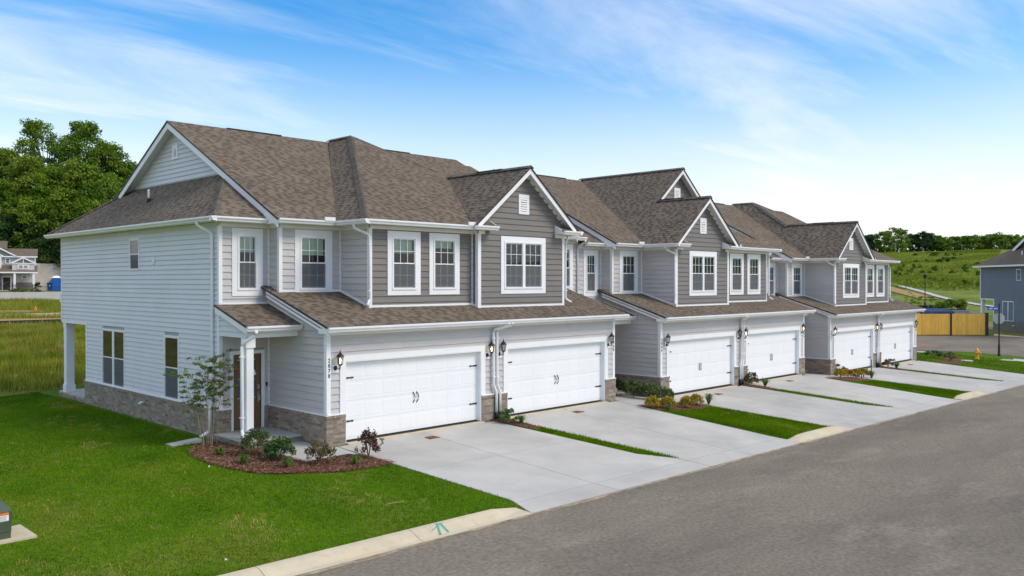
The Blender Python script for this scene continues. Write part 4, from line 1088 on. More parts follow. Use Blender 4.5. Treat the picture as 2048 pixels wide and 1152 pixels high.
    for xr, t in ((-.84, .03), (11.84, -.03)):
        slab_board(rakes, (xr, -.5, 3.12 - .045), (xr, 2.6, gf(0, 2.6) - .045), .19, (t, 0, 0))
        x0 = xr if xr < 0 else 11.6
        xs_ = sorted((xr, -.6 if xr < 0 else 11.6))
        sof.hexa([(xs_[0], -.5, 2.955), (xs_[1], -.5, 2.955), (xs_[1], 2.6, gf(0, 2.6) - .165), (xs_[0], 2.6, gf(0, 2.6) - .165), (xs_[0], -.5, 2.985), (xs_[1], -.5, 2.985), (xs_[1], 2.6, gf(0, 2.6) - .135), (xs_[0], 2.6, gf(0, 2.6) - .135)])
        mb = MB(); mb.box(*sorted((xr - math.copysign(.004, t), -.55 if xr < 0 else 11.55)), -.502, -.08, 2.93, 3.06); build(mb, 'rake_foot', 'white', root)
    # white flashing where bay walls meet the garage roof
    def flash(a, b, y): trim.box(a, b, y - .035, y + .0, gf(0, y) + .005, gf(0, y) + .07)
    flash(-.6, 1.43, 2.27); flash(9.54, 11.6, 2.27); flash(1.40, 5.44, .82); flash(5.41, 9.57, .55)
    for x, y0, t in ((1.43, .82, -.035), (9.54, .55, .035)):
        slab_board(trim, (x, y0, gf(0, y0) + .075), (x, 2.27, gf(0, 2.27) + .075), .07, (t, 0, 0))
    slab_board(trim, (5.44, .55, gf(0, .55) + .075), (5.44, .82, gf(0, .82) + .075), .07, (-.035, 0, 0))
    # ---- gutters, fascias, soffits
    gut = []
    def run(p0, p1, out, z, name='gutter'):
        mb = MB(); gutter(mb, (p0[0], p0[1], z), (p1[0], p1[1], z), out); build(mb, name, 'gutter', root)
        o = np.array(out); slab_board(trim, (p0[0], p0[1], z - .002), (p1[0], p1[1], z - .002), .14, (-o[0] * .025, -o[1] * .025, 0))
    gz_ = EZ - .022
    for sg, px_, m in sides:
        e = (sg, 0, 0)
        def rn(a, b, out): run(*((((m(a[0]), a[1])), (m(b[0]), b[1]))), out, gz_)
        if sg == -1 and end_wall:
            rn((-2.57, 2.45), (-.92, 2.45), (0, -1, 0)); rn((-2.45, 2.33), (-2.45, 15.97), e)
        else: rn((-2.06, 2.45), (-.92, 2.45), (0, -1, 0))
        rn((-.88, 1.87), (.90, 1.87), (0, -1, 0)); 
        yf = .4 if sg == -1 else .2
        rn((1.02, yf - .12), (1.02, 1.87), e)
    run((1.02, .4), (5.16, .4), (0, -1, 0), gz_); run((5.0, .2), (5.95, .2), (0, -1, 0), gz_); run((9.12, .2), (10.10, .2), (0, -1, 0), gz_)
    run((-.86, -.5), (11.86, -.5), (0, -1, 0), 3.12 - .022)
    zz_ = [5.912]
    def soff(x0, x1, y0, y1, z=None):
        zz_[0] += .002; sof.box(x0, x1, y0, y1, zz_[0] if z is None else z, (zz_[0] if z is None else z) + .012)
    for sg, px_, m in sides:
        s2 = lambda a, b: sorted((m(a), m(b)))
        xe = -2.45 if (sg == -1 and end_wall) else -2.1
        soff(*s2(xe, -.6), 2.45, 2.85); soff(*s2(-.9, 1.43), 1.87, 2.27); soff(*s2(1.02, 1.46), (.4 if sg == -1 else .2), 2.27)
        if sg == -1 and end_wall: soff(*s2(-2.45, -2.1), 2.85, 15.85)
        # frieze boards
        for (a, b, y) in ((-2.1, -.6, 2.85), (-.6, 1.43, 2.27)):
            a, b = s2(a, b); frz.box(a + .005, b - .005, y - .03, y - .002, 5.80, 5.912)
        F = frame(px_, m(1.43 if sg == -1 else 1.46)); fbox(frz, F, .83, 2.25, .002, .03, 5.80, 5.912)
        F = frame(px_, m(-.6)); fbox(frz, F, 2.28, 2.84, .002, .03, 5.80, 5.912)
        if sg == -1 and end_wall: fbox(frz, frame('X', -2.1), 2.86, 15.44, .002, .022, 5.86, 5.912)
    soff(1.02, 5.44, .4, .82); soff(5.0, 5.95, .2, .55); soff(9.1, 9.98, .2, .55); soff(-.84, 11.84, -.5, -.1, 2.975)
    frz.box(1.44, 5.43, .79, .818, 5.80, 5.912); frz.box(-.48, 11.48, -.13, -.102, 2.86, 2.975)
    fbox(frz, frame('X', 5.44), .56, .81, .002, .03, 5.80, 5.912)
    # garage door casings
    for a, b in ((-.05, 4.93), (6.07, 11.05)):
        c = MB(); c.box(a - .17, b + .17, -.145, -.09, 2.15, 2.31); c.box(a - .17, a, -.145, -.09, .785, 2.15); c.box(b, b + .17, -.145, -.09, .785, 2.15)
        c.box(a + .003, a + .022, -.142, .028, -.02, 2.128); c.box(b - .022, b - .003, -.142, .028, -.02, 2.128); c.box(a + .003, b - .003, -.142, .028, 2.128, 2.147); c.box(b - .06, b - .022, -.03, .026, -.02, 2.128)
        build(c, 'garage_casing', 'white', root)
        garage_door(root, a + .05, b - .05)
    # ---- write out the collected parts
    wall = build(core, 'wall', ['wallcore', 'room'], root)
    build_split(mort, 'mortar_bed', 'mortar', wall)
    pcs['vinyl'].finish(wall, 130); pcs['dark'].finish(wall, 110); pcs['light'].finish(wall, 190)
    bpc.finish(wall, 300)
    rf_ = build(deck, 'roof', 'deck', root)
    sp.finish(rf_, 300)
    o = build(caps, 'ridge_caps', 'cap', rf_); o['kind'] = 'stuff'
    build_split(rakes, 'rake_board', 'white', root); build_split(sof, 'soffit', 'soffit', root); build_split(trim, 'trim', 'white', root); build_split(frz, 'frieze', 'white', root)
    for a, b in (((1.2, 8.86), (3.3, 8.94)), ((6.9, 8.86), (9.3, 8.94))):
        mb = MB(); mb.box(a[0], b[0], a[1] - .05, b[1] + .05, RZ - .06, RZ + .022); build(mb, 'ridge_vent', 'deck', rf_)
    mb = MB(); mb.box(7.42, 7.58, 1.5, 2.75, GAPZ - .06, GAPZ + .05); build(mb, 'ridge_vent', 'deck', rf_)
    if end_wall:
        mb = MB(); zc = EZ + Q1 * 1.05; mb.lathe((-1.4, 9.2, zc), [(.09, -.08), (.06, .1), (.045, .12)], 10); build(mb, 'pipe_boot', 'blackpl', rf_, smooth=True)
        mb = MB(); mb.lathe((-1.4, 9.2, zc), [(.04, 0), (.04, .42), (.03, .42)], 10); build(mb, 'vent_pipe', 'pvc', rf_, smooth=True)
    for x in (.72, 10.28):          # gutter splash guards in the valleys
        mb = MB(); mb.box(x - .17, x + .17, 1.72, 1.76, EZ - .03, EZ + .075); build(mb, 'splash_guard', 'gutter', root)
    mb = MB(); mb.box(4.78, 5.08, .25, .29, EZ - .03, EZ + .075); build(mb, 'splash_guard', 'gutter', root)
    # ---- downspouts
    za = 5.92
    for x, y0, y in ((1.03, .36, .70), (9.97, .16, .5)):
        s_ = 1 if x < 5 else -1
        downspout(root, [(x - s_ * .04, y + .25, za), (x - s_ * .04, y + .25, 5.80), (x + s_ * .33, y + .02, 5.62), (x + s_ * .33, y + .02, gf(0, y) + .24), (x + s_ * .16, y - .10, gf(0, y) + .12)], boot=False)
    for k, xo in enumerate((5.40, 5.56)):
        downspout(root, [(xo + .30, -.57, 2.99), (xo + .30, -.57, 2.93), (xo, -.20, 2.78), (xo, -.20, 1.05), (xo + .11, -.215, .82), (xo + .11, -.215, .12)])
    if end_wall:
        downspout(root, [(-2.02, .995, 3.0), (-2.02, .995, 2.9), (-2.26, 1.30, 2.66), (-2.26, 1.30, .40), (-2.36, 1.02, .16)], r=.046)
        downspout(root, [(-2.49, 3.35, 5.92), (-2.49, 3.35, 5.82), (-2.165, 3.15, 5.62), (-2.165, 3.15, .95), (-2.235, 3.15, .72), (-2.235, 3.15, .16), (-2.55, 3.05, .06)], boot=False, r=.046)
        mb = MB(); mb.hexa([(-3.45, 2.85, -.07), (-2.6, 2.85, -.07), (-2.6, 3.2, -.07), (-3.45, 3.2, -.07), (-3.45, 2.87, -.02), (-2.6, 2.87, .03), (-2.6, 3.18, .03), (-3.45, 3.18, -.02)])
        MAP = None; o = build(mb, 'splash_block', 'walk'); tag(o, 'pale concrete splash block under the end wall downspout', 'splash block'); MAP = (dx, dz, mir)
    for x in ((13.0,) if end_wall else (13.0, -2.0)) if not mir else (-2.0,):       # party-line downspouts above the porch roof
        s_ = 1 if x < 5 else -1
        downspout(root, [(x, 2.40, 5.92), (x, 2.40, 5.84), (x, 2.79, 5.66), (x, 2.79, 3.86), (x, 2.70, 3.76)], boot=False)
    # ---- lanterns and numbers
    for x, l_ in zip((-.30, 5.25, 5.77, 11.28), lit if not mir else lit[::-1]): lantern(root, x, 2.10, l_)
    xs_ = (-.555, 11.555)
    for x, t in zip(xs_ if not mir else xs_[::-1], nums): number_text(root, t, x, -.137, 2.16)
    MAP = None
    return root
B_ = {'A': .28, 'B': .32, 'C': .27, 'D': .14, 'E': .98}
F_ = {'A': .98, 'B': .98, 'C': .98, 'D': .98, 'E': .98}
townhouse(0, 0, False, False, 'nearest grey two-storey townhouse pair, numbered 2070, with its long end wall in view', ('2070', '2068'), (1, 1, 0, 0), B_, True)
townhouse(15.15, -.20, True, True, 'middle grey townhouse pair, numbered 2066, with a second gable behind its front gable', ('2066', '2064'), (0, 0, 1, 1), F_, False)
townhouse(30.35, -.50, True, False, 'farthest grey townhouse pair of the row, numbered 2062, beside the wooden gate', ('2062', '2060'), (1, 1, 0, 0), {**F_, 'C': .3, 'D': .3}, False)

# ================================================================== vegetation
def leaf_quads(c, n, spread, size, flat=1.0, up=.0):
    """n leaf faces round centre c"""
    d = rng.normal(0, 1, (n, 3)); d /= np.linalg.norm(d, axis=1)[:, None]
    p = c + d * (rng.random(n) ** .45)[:, None] * np.array(spread)
    a = rng.normal(0, 1, (n, 3)); a[:, 2] *= flat; a /= np.linalg.norm(a, axis=1)[:, None]
    nrm = rng.normal(0, 1, (n, 3)) + d * .8 + np.array([0, 0, up]); b = np.cross(nrm, a); b /= (np.linalg.norm(b, axis=1)[:, None] + 1e-9)
    s = (size * rng.uniform(.6, 1.3, n))[:, None]
    return np.stack([p - a * s, p + b * s * .5, p + a * s, p - b * s * .5], 1).reshape(-1, 3)
def tree(name, label, base, h, crown_r, n_clump, clump_r, n_leaf, leaf, mat='leaf', crown_lo=.25, group=None, trunk_r=.25, sparse=0.0, tone0=.5, tonev=.35, cat='tree', shape=1.0):
    base = np.array(base, float); t = thing(name, label, cat, base, group)
    mb = MB(); H = h * .8
    bend = rng.normal(0, .03 * h, 2)
    path = [base + np.array([bend[0] * k * k, bend[1] * k * k, H * k]) for k in (0, .25, .5, .75, 1)]
    path[0] = path[0] - np.array([0, 0, .3])
    mb.tube(path, [trunk_r, trunk_r * .8, trunk_r * .62, trunk_r * .4, trunk_r * .12], 7)
    V = []; T = []
    lobes = [(rng.normal(0, crown_r * .38, 2), rng.uniform(.35, .95), rng.uniform(.45, .75)) for _ in range(6)]
    for i in range(n_clump):
        z = crown_lo + (1 - crown_lo) * rng.random() ** .8
        lob = lobes[i % 6]
        k = math.sin(math.pi * min(.97, max(.06, (z - crown_lo) / (1 - crown_lo) * .80 + .14))) ** .6 * shape
        ang = rng.uniform(0, 2 * math.pi); rr = crown_r * k * math.sqrt(rng.uniform(.12, 1))
        if sparse and rng.random() < sparse * .4: continue
        c = base + np.array([rr * math.cos(ang) + lob[0][0] * .45, rr * math.sin(ang) + lob[0][1] * .45, h * z - clump_r * .4])
        cr_ = clump_r * rng.uniform(.6, 1.25)
        n = int(n_leaf * rng.uniform(.7, 1.2) * (1 - sparse * .5))
        V.append(leaf_quads(c, n, (cr_, cr_, cr_ * .62), leaf, up=.6))
        T.append(np.repeat(np.clip(tone0 + rng.normal(0, tonev * .6) + rng.normal(0, .16, n), 0, 1), 4))
        if i % 4 == 0:
            q = path[2] + (path[3] - path[2]) * rng.uniform(-.4, 1); mb.tube([q, (q + c) / 2 + np.array([0, 0, .03 * h]), c], [trunk_r * .3, trunk_r * .2, trunk_r * .06], 5, cap=False)
    build(mb, 'trunk', 'bark', t)
    arr_mesh('crown', np.concatenate(V), 4, np.concatenate(T), mat, t)
    return t
def gbase(px, py_guess, d):
    p = at_depth(px, py_guess, d); return (p[0], p[1], gz(p[0], p[1]))
# the wood behind the houses on the left: (px, top y, half width px, depth, material, tone, label)
WOOD = [(88, 243, 46, 178, 'leaf', .42, 'tall thin-crowned tree, highest of the wood, sky showing through', .55, .35),
        (168, 243, 46, 174, 'leaf', .42, 'tall dense dark tree beside the highest tree of the wood', .0, .3),
        (12, 298, 36, 172, 'leaf2', .45, 'olive green tree cut by the left picture edge', .2, .25),
        (215, 285, 34, 176, 'leaf', .40, 'dark green tree sloping down toward the grey roof', .05, .3),
        (250, 322, 26, 178, 'leaf', .42, 'rightmost green tree of the wood, just above the roof edge', .1, .3),
        (62, 312, 36, 168, 'leaf2', .62, 'bright olive tree in the middle of the left wood', .0, .3),
        (112, 330, 40, 167, 'leaf', .55, 'broad mid-green tree below the highest tree of the wood', .0, .3),
        (160, 322, 42, 168, 'leaf2', .60, 'broad yellow-green tree below the dense dark tree', .0, .3),
        (205, 345, 34, 166, 'leaf', .50, 'mid-green tree left of the bare grey tree', .05, .3),
        (14, 362, 40, 165, 'leaf', .50, 'low green tree at the left picture edge above the grey roofs', .0, .25),
        (60, 390, 36, 163, 'leaf', .62, 'light green low tree right behind the far grey house', .0, .2),
        (105, 398, 34, 163, 'leaf', .42, 'low shaded tree above the block retaining wall', .0, .15),
        (140, 372, 34, 164, 'leaf', .55, 'low bushy tree beside the near roof eave', .0, .2),
        (185, 390, 36, 164, 'leaf', .42, 'low tree mostly hidden behind the near roof', .0, .2),
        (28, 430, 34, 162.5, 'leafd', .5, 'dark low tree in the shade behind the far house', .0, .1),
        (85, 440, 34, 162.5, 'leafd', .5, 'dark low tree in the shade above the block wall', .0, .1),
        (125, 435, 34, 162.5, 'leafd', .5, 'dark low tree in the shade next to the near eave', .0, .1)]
for px, ty, hw, d, mt, t0, lab, spn, lo in WOOD:
    d += 4.5
    b = gbase(px, 520, d); top = at_depth(px, ty, d)[2]; h = top - b[2]; r = hw * d / FPX
    tree('wood_tree', lab, b, h, r * 1.08, 150 if h > 18 else 95, 1.55, 125, .27, mt, lo, 'trees of the wood on the left', trunk_r=.38, sparse=spn * .7, tone0=t0 + .06)
# bare grey tree
b = gbase(238, 520, 170); t = thing('bare_tree', 'leafless grey tree at the right end of the wood', 'tree', b); mb = MB(); top = at_depth(238, 322, 170)[2]
P0 = np.array(b); mb.tube([P0, P0 + (0, 0, (top - b[2]) * .6)], [.3, .16], 6)
for k in range(46):
    s0 = P0 + np.array([0, 0, (top - b[2]) * rng.uniform(.3, .62)]); a = rng.uniform(0, 6.28); L = rng.uniform(2.5, 7)
    e = s0 + np.array([math.cos(a) * L * .55, math.sin(a) * L * .55, L * .95]); e[2] = min(e[2], top); mid = (s0 + e) / 2 + rng.normal(0, .3, 3)
    mb.tube([s0, mid, e], [.09, .06, .02], 4, cap=False)
    for q in range(4):
        f = mid + (e - mid) * rng.random(); g = f + rng.normal(0, .9, 3) + np.array([0, 0, .9]); mb.tube([f, g], [.035, .012], 3, cap=False)
build(mb, 'trunk', 'twig', t)
# undergrowth along the top of the block wall
for i, (px, d) in enumerate(((48, 161.5), (66, 161.6), (84, 161.5), (100, 161.7), (116, 161.5))):
    b = gbase(px, 520, d + 3.6)
    tree('bush', ('leftmost', 'second', 'third', 'fourth', 'rightmost')[i] + ' bright green bush along the top of the block wall', b, rng.uniform(2.2, 3.4), 1.7, 16, .9, 90, .17, 'leaf2', .02, 'bushes on the block wall', trunk_r=.08, tone0=.65, cat='bush')
# tree line on the far hill
HT = [(1728, 470, 16), (1748, 468, 14), (1768, 462, 16), (1788, 455, 19), (1806, 458, 16), (1826, 468, 12), (1843, 463, 13), (1858, 466, 11), (1874, 470, 10), (1890, 474, 13), (1908, 472, 14), (1926, 471, 13), (1944, 470, 14), (1962, 471, 13), (1980, 468, 14), (1998, 464, 15), (2016, 470, 14), (2034, 468, 14), (2052, 470, 14)]
for i, (px, ty, hw) in enumerate(HT):
    d = 405 + (i % 3) * 6; b = gbase(px, 503, d); top = at_depth(px, ty, d)[2]
    mt = 'leafd' if i in (0, 5, 6, 7) else 'leaf'
    tree('hilltop_tree', ['round mid-green tree', 'dark tree', 'broad green tree'][0 if i in (2, 3, 4) else 1 if mt == 'leafd' else 2] + ' in the tree line on the far hill, number %s from the left' % ('one two three four five six seven eight nine ten eleven twelve thirteen fourteen fifteen sixteen seventeen eighteen nineteen'.split()[i]),
         b, top - b[2], hw * d / FPX * 1.15, 60, 1.5, 60, .42, mt, .0, 'trees on the far hill', trunk_r=.2, tone0=.55 if i in (2, 3, 4) else .4, sparse=.3 if i == 8 else 0)
# bushes scattered over the hillside: photo pixels of their feet and half sizes
HB = [(1830, 512, 5), (1858, 508, 4), (1868, 514, 7), (1875, 514, 5), (1853, 525, 5), (1833, 527, 5), (1887, 520, 5), (1894, 514, 5), (1907, 518, 6), (1922, 513, 5), (1880, 527, 9), (1896, 527, 7), (1870, 542, 7), (1931, 544, 8), (1905, 547, 6), (1828, 538, 5), (1800, 542, 6), (1790, 552, 6), (1845, 548, 6), (1860, 548, 5), (1798, 555, 6), (1814, 553, 4), (1956, 532, 6), (1957, 551, 7), (1886, 566, 5), (1860, 564, 5), (1869, 564, 4), (1877, 566, 4), (1929, 571, 7), (1940, 572, 5), (1957, 574, 6), (1820, 546, 6), (1808, 536, 5), (1840, 536, 5), (1778, 545, 7)]
q = np.column_stack([rng.uniform(96, 380, 260000), rng.uniform(-10, 140, 260000)]); 
def _pj(q):
    P = np.column_stack([q, G(q[:, 0], q[:, 1])]); d = P - CAM; z = d @ _f; return 1024 + FPX * (d @ _r) / z
q = q[(_pj(q) > 1690) & (_pj(q) < 2000) & (q[:, 0] > 175 - rng.uniform(0, 25, len(q)))]; n = len(q); H = rng.uniform(.15, .5, n) * (1 + .6 * np.sin(q[:, 0] * .11 + 2 * np.sin(q[:, 1] * .06))); W = rng.uniform(.2, .55, n); a = rng.uniform(0, 6.28, n)
P = np.column_stack([q, G(q[:, 0], q[:, 1]) - .1]); sd = np.column_stack([np.cos(a), np.sin(a), np.zeros(n)]) * W[:, None]
tn = .38 + .30 * np.sin(q[:, 0] * .07 + 1.5 * np.sin(q[:, 1] * .09)) * np.sin(q[:, 1] * .05 + .4) + rng.normal(0, .16, n)
o = arr_mesh('hill_tufts', np.stack([P - sd, P + sd, P + np.column_stack([rng.normal(0, .15, n), rng.normal(0, .15, n), H])], 1).reshape(-1, 3), 3, np.repeat(np.clip(tn, 0, 1), 3), 'hilltuft'); o['kind'] = 'stuff'; o['label'] = 'rough grass over the far hillside'; o['category'] = 'grass'
def hill_pt(px, py):
    d = ray(px, py); t = 60.0
    while t < 900:
        p = CAM + d * t
        if p[2] <= gz(p[0], p[1]) - .05: return p
        t += .5
    return CAM + d * 380
for i, (px, py, hw) in enumerate(HB):
    p = hill_pt(px, py); r = hw * depth(p) / FPX
    tree('hillside_bush', 'round green bush scattered over the far grassy hillside', (p[0], p[1], gz(p[0], p[1])), r * rng.uniform(1.2, 2.1), r * rng.uniform(.6, 1.1), 20, r * .42, 60, r * .12, 'leaf', .0, 'bushes over the far hillside', trunk_r=.06, tone0=rng.uniform(.1, .5), cat='bush')
# young planted trees behind the wooden gate
for px, top, hw, lab in ((1880, 603, 8, 'left'), (1904, 596, 14, 'middle and largest'), (1923, 598, 9, 'right')):
    p = at_depth(px, 632, 118); b = (p[0], p[1], gz(p[0], p[1])); h = at_depth(px, top, 118)[2] - b[2]
    tree('young_tree', lab + ' of three young green trees behind the wooden gate', b, h, hw * 118 / FPX, 22, .5, 70, .12, 'leaf2', .22, 'young trees behind the gate', trunk_r=.05, tone0=.6)
# small weedy saplings by the far silt fence
for px, top, lab in ((1822, 583, 'tiny dark sapling left of the far lamp post'), (1838, 588, 'pale weedy sapling just left of the far lamp post'), (1862, 590, 'pale weedy sapling right of the far lamp post')):
    p = at_depth(px, 600, 128); b = (p[0], p[1], gz(p[0], p[1]))
    tree('sapling', lab, b, max(1.2, at_depth(px, top, 128)[2] - b[2]), .9, 10, .4, 50, .09, 'leaf2', .1, trunk_r=.03, tone0=.6, sparse=.3)

def shrub(name, label, px, py, r, h, n, leaf, mat, group=None, stems=5, loose=0.0, loc=None, tone=(.5, .25)):
    p = np.array(loc) if loc is not None else gpt(px, py); p[2] = gz(p[0], p[1]) + .03
    t = thing(name, label, 'shrub', p, group); mb = MB(); V = []; T = []
    for i in range(stems):
        a = 6.28 * i / stems + rng.normal(0, .4); rr = r * rng.uniform(.2, .7)
        e = p + np.array([rr * math.cos(a), rr * math.sin(a), h * rng.uniform(.55, .95)]); mid = (p + e) / 2 + np.array([0, 0, .1 * h])
        mb.tube([p, mid, e], [.012, .008, .004], 4, cap=False)
    build(mb, 'stem', 'twig', t)
    nc = max(10, n // 28)
    for i in range(nc):
        u = rng.random(); ang = rng.uniform(0, 6.28); el = math.acos(1 - 1.35 * u)
        k = rng.uniform(.55, 1.0) ** .6 + loose * rng.normal(0, .22)
        c = p + np.array([r * .85 * k * math.sin(el) * math.cos(ang), r * .85 * k * math.sin(el) * math.sin(ang), h * (.42 + .50 * k * math.cos(el))])
        m = n // nc; V.append(leaf_quads(c, m, (r * .24, r * .24, h * .13), leaf, up=.5)); T.append(np.repeat(np.clip(tone[0] + rng.normal(0, tone[1]) * .7 + rng.normal(0, .15, m), 0, 1), 4))
    arr_mesh('foliage', np.concatenate(V), 4, np.concatenate(T), mat, t)
    return t
def grass_clump(label, px, py, r, h, group, n=90, loc=None):
    p = np.array(loc) if loc is not None else gpt(px, py); p[2] = gz(p[0], p[1]) + .02
    V = []; T = []
    for i in range(n):
        a = rng.uniform(0, 6.28); L = r * rng.uniform(.5, 1.1) * 1.15; hh = h * rng.uniform(.6, 1.1) * 1.2; w = .007
        d = np.array([math.cos(a), math.sin(a), 0]); sd = np.array([-math.sin(a), math.cos(a), 0]) * w; q = p + d * rng.uniform(0, .03)
        A = q + d * L * .45 + np.array([0, 0, hh * .85]); B = q + d * L + np.array([0, 0, hh * rng.uniform(.35, .9)])
        V += [q - sd, q + sd, A + sd, A - sd, A - sd, A + sd, B + sd * .2, B - sd * .2]; T += [np.clip(rng.normal(.5, .25), 0, 1)] * 8
    o = arr_mesh('grass_clump', np.array(V), 4, np.array(T), 'lirio', loc=p); tag(o, label, 'grass clump', group)
    return o
g = 'shrubs in the front corner bed'
shrub('shrub', 'large round dark shrub beside the porch downspout', 512, 912, .42, .68, 2200, .03, 'olive', g, 7)
shrub('shrub', 'glossy mid-green shrub next to the walk, right of the largest shrub', 560, 922, .40, .58, 1800, .038, 'holly', g, 7)
shrub('shrub', 'loose green shrub with reddish tips at the corner of the walk', 641, 929, .38, .56, 1100, .032, 'redleaf', g, 7, loose=.5, tone=(.66, .12))
shrub('shrub', 'upright red-leaved shrub at the edge of the first driveway', 737, 918, .33, .72, 1200, .032, 'redleaf', g, 8, loose=.6, tone=(.28, .3))
g = 'grass clumps in the front corner bed'
grass_clump('grassy clump next to the small tree, leftmost of the corner bed', 438, 914, .17, .20, g)
grass_clump('grassy clump in front of the large round dark shrub', 488, 930, .19, .22, g)
grass_clump('grassy clump in front of the glossy mid-green shrub', 575, 938, .18, .26, g)
grass_clump('grassy clump nearest the first driveway, beside the red-leaved shrub', 711, 932, .17, .22, g)
shrub('shrub', 'light green leafy shrub by the downspouts of the first house', 1017, 846, .36, .42, 500, .05, 'holly', None, 6, loose=.3, tone=(.85, .12))
grass_clump('grassy clump between the first two driveways', 1043, 849, .20, .26, None)
g = 'gold shrubs between the first and middle house'
for px, py, lab in ((1305, 818, 'leftmost of four gold and orange shrubs by the middle drive'), (1336, 819, 'second of four gold and orange shrubs by the middle drive'), (1374, 818, 'third of four gold and orange shrubs by the middle drive'), (1393, 813, 'rightmost of four gold and orange shrubs by the middle drive')):
    shrub('gold_shrub', lab, px, py, .31, .46, 2000, .026, 'gold', g, 6, tone=(.30, .22))
grass_clump('spiky grass clump right of the four gold shrubs', 1417, 810, .26, .38, None)
grass_clump('low grass clump in front of the second gold shrub', 1337, 824, .16, .22, None)
g = 'dark shrubs along the brick side of the middle house'
for px, py, r, h, lab in ((1236, 788, .34, .52, 'leftmost dark shrub behind the first house pier'), (1267, 796, .45, .66, 'second dark shrub in front of the brick plinth'), (1298, 800, .45, .62, 'third dark shrub in front of the brick plinth'), (1326, 804, .45, .52, 'rightmost dark shrub at the brick corner of the middle house')):
    shrub('shrub', lab, px, py, r, h * 1.1, 1500, .042, 'holly' if px == 1267 else 'olive', g, 7, loose=.2, tone=(.6, .25))
shrub('shrub', 'reddish green shrub by the downspouts of the middle house', 1503, 769, .42, .55, 500, .05, 'redleaf', None, 6, loose=.4, tone=(.62, .2))
grass_clump('grass clump between the drives of the middle house', 1530, 774, .28, .34, None)
g = 'gold shrubs between the middle and last house'
for px, py, lab in ((1681, 756, 'leftmost of the far row of gold shrubs'), (1696, 756, 'second of the far row of gold shrubs'), (1712, 757, 'third of the far row of gold shrubs'), (1727, 755, 'rightmost of the far row of gold shrubs')):
    shrub('gold_shrub', lab, px, py, .34, .48, 1200, .035, 'gold', g, 6, tone=(.36, .25))
grass_clump('spiky grass clump right of the far gold shrubs', 1743, 757, .26, .36, None)
g = 'dark shrubs along the brick side of the last house'
for px, py, lab in ((1625, 743, 'left dark shrub along the far brick plinth'), (1656, 745, 'middle dark shrub along the far brick plinth'), (1676, 748, 'right loose shrub along the far brick plinth')):
    shrub('shrub', lab, px, py, .45, .55, 500, .045, 'olive', g, 6, loose=.3, tone=(.45, .25))
shrub('shrub', 'reddish green shrub by the downspout of the last house', 1776, 735, .42, .55, 400, .05, 'redleaf', None, 6, loose=.4, tone=(.66, .2))
grass_clump('grass clump between the drives of the last house', 1793, 738, .28, .34, None)
shrub('shrub', 'dark spreading shrub on the lawn beyond the last house', 1867, 717, .55, .55, 500, .05, 'olive', None, 7, loose=.2, tone=(.4, .25))
shrub('shrub', 'reddish twiggy shrub in the small mulch patch', 1901, 722, .5, .6, 350, .045, 'redleaf', None, 9, loose=.6, tone=(.3, .2))
# crape myrtle at the house corner
p = gpt(418, 893); p[2] = gz(p[0], p[1]) + .02; t = thing('crape_myrtle', 'young multi-stemmed crape myrtle with tan stems at the house corner', 'tree', p)
mb = MB(); V = []; T = []
sr = _r
for k in range(7):
    off = (k - 3) / 3.0; e = p + sr * (off * .62 + rng.normal(0, .06)) + _f * [1, 1, 0] * rng.normal(0, .25) + np.array([0, 0, 1.75 + .45 * (off > -.4) + rng.normal(0, .12)])
    b0 = p + sr * off * .16 + _f * [1, 1, 0] * rng.normal(0, .05); m1 = b0 + (e - b0) * .45 + sr * -off * .10
    mb.tube([b0, m1, e], [.012, .009, .004], 5, cap=False)
    for q in range(15):
        f = rng.uniform(.42, 1.0); s0 = m1 + (e - m1) * ((f - .42) / .58); dr = rng.normal(0, 1, 3); dr[2] = abs(dr[2]) * .35; dr /= np.linalg.norm(dr)
        tip = s0 + dr * rng.uniform(.2, .52); mb.tube([s0, tip], [.005, .003], 3, cap=False)
        for j in range(3):
            c = s0 + (tip - s0) * rng.uniform(.4, 1.05); V.append(leaf_quads(c, 11, (.085, .085, .04), .033, up=.8)); T.append(np.repeat(np.clip(rng.normal(.56, .2) + rng.normal(0, .12, 11), 0, 1), 4))
for (px, py, sp) in ((372, 740, .10), (381, 752, .10), (392, 838, .09), (398, 822, .10), (458, 720, .10), (450, 735, .12), (390, 770, .1), (366, 764, .07)):
    c = at_depth(px, py, depth(p) + .0)
    V.append(leaf_quads(c, 26, (sp * 1.3, sp * 1.3, sp * .6), .032, up=.8)); T.append(np.repeat(np.clip(rng.normal(.5, .22, 26), 0, 1), 4)); mb.tube([p + (c - p) * np.array([.5, .5, .55]), c], [.006, .003], 3, cap=False)
build(mb, 'stem', 'tan', t); arr_mesh('foliage', np.concatenate(V), 4, np.concatenate(T), 'myrtle', t)

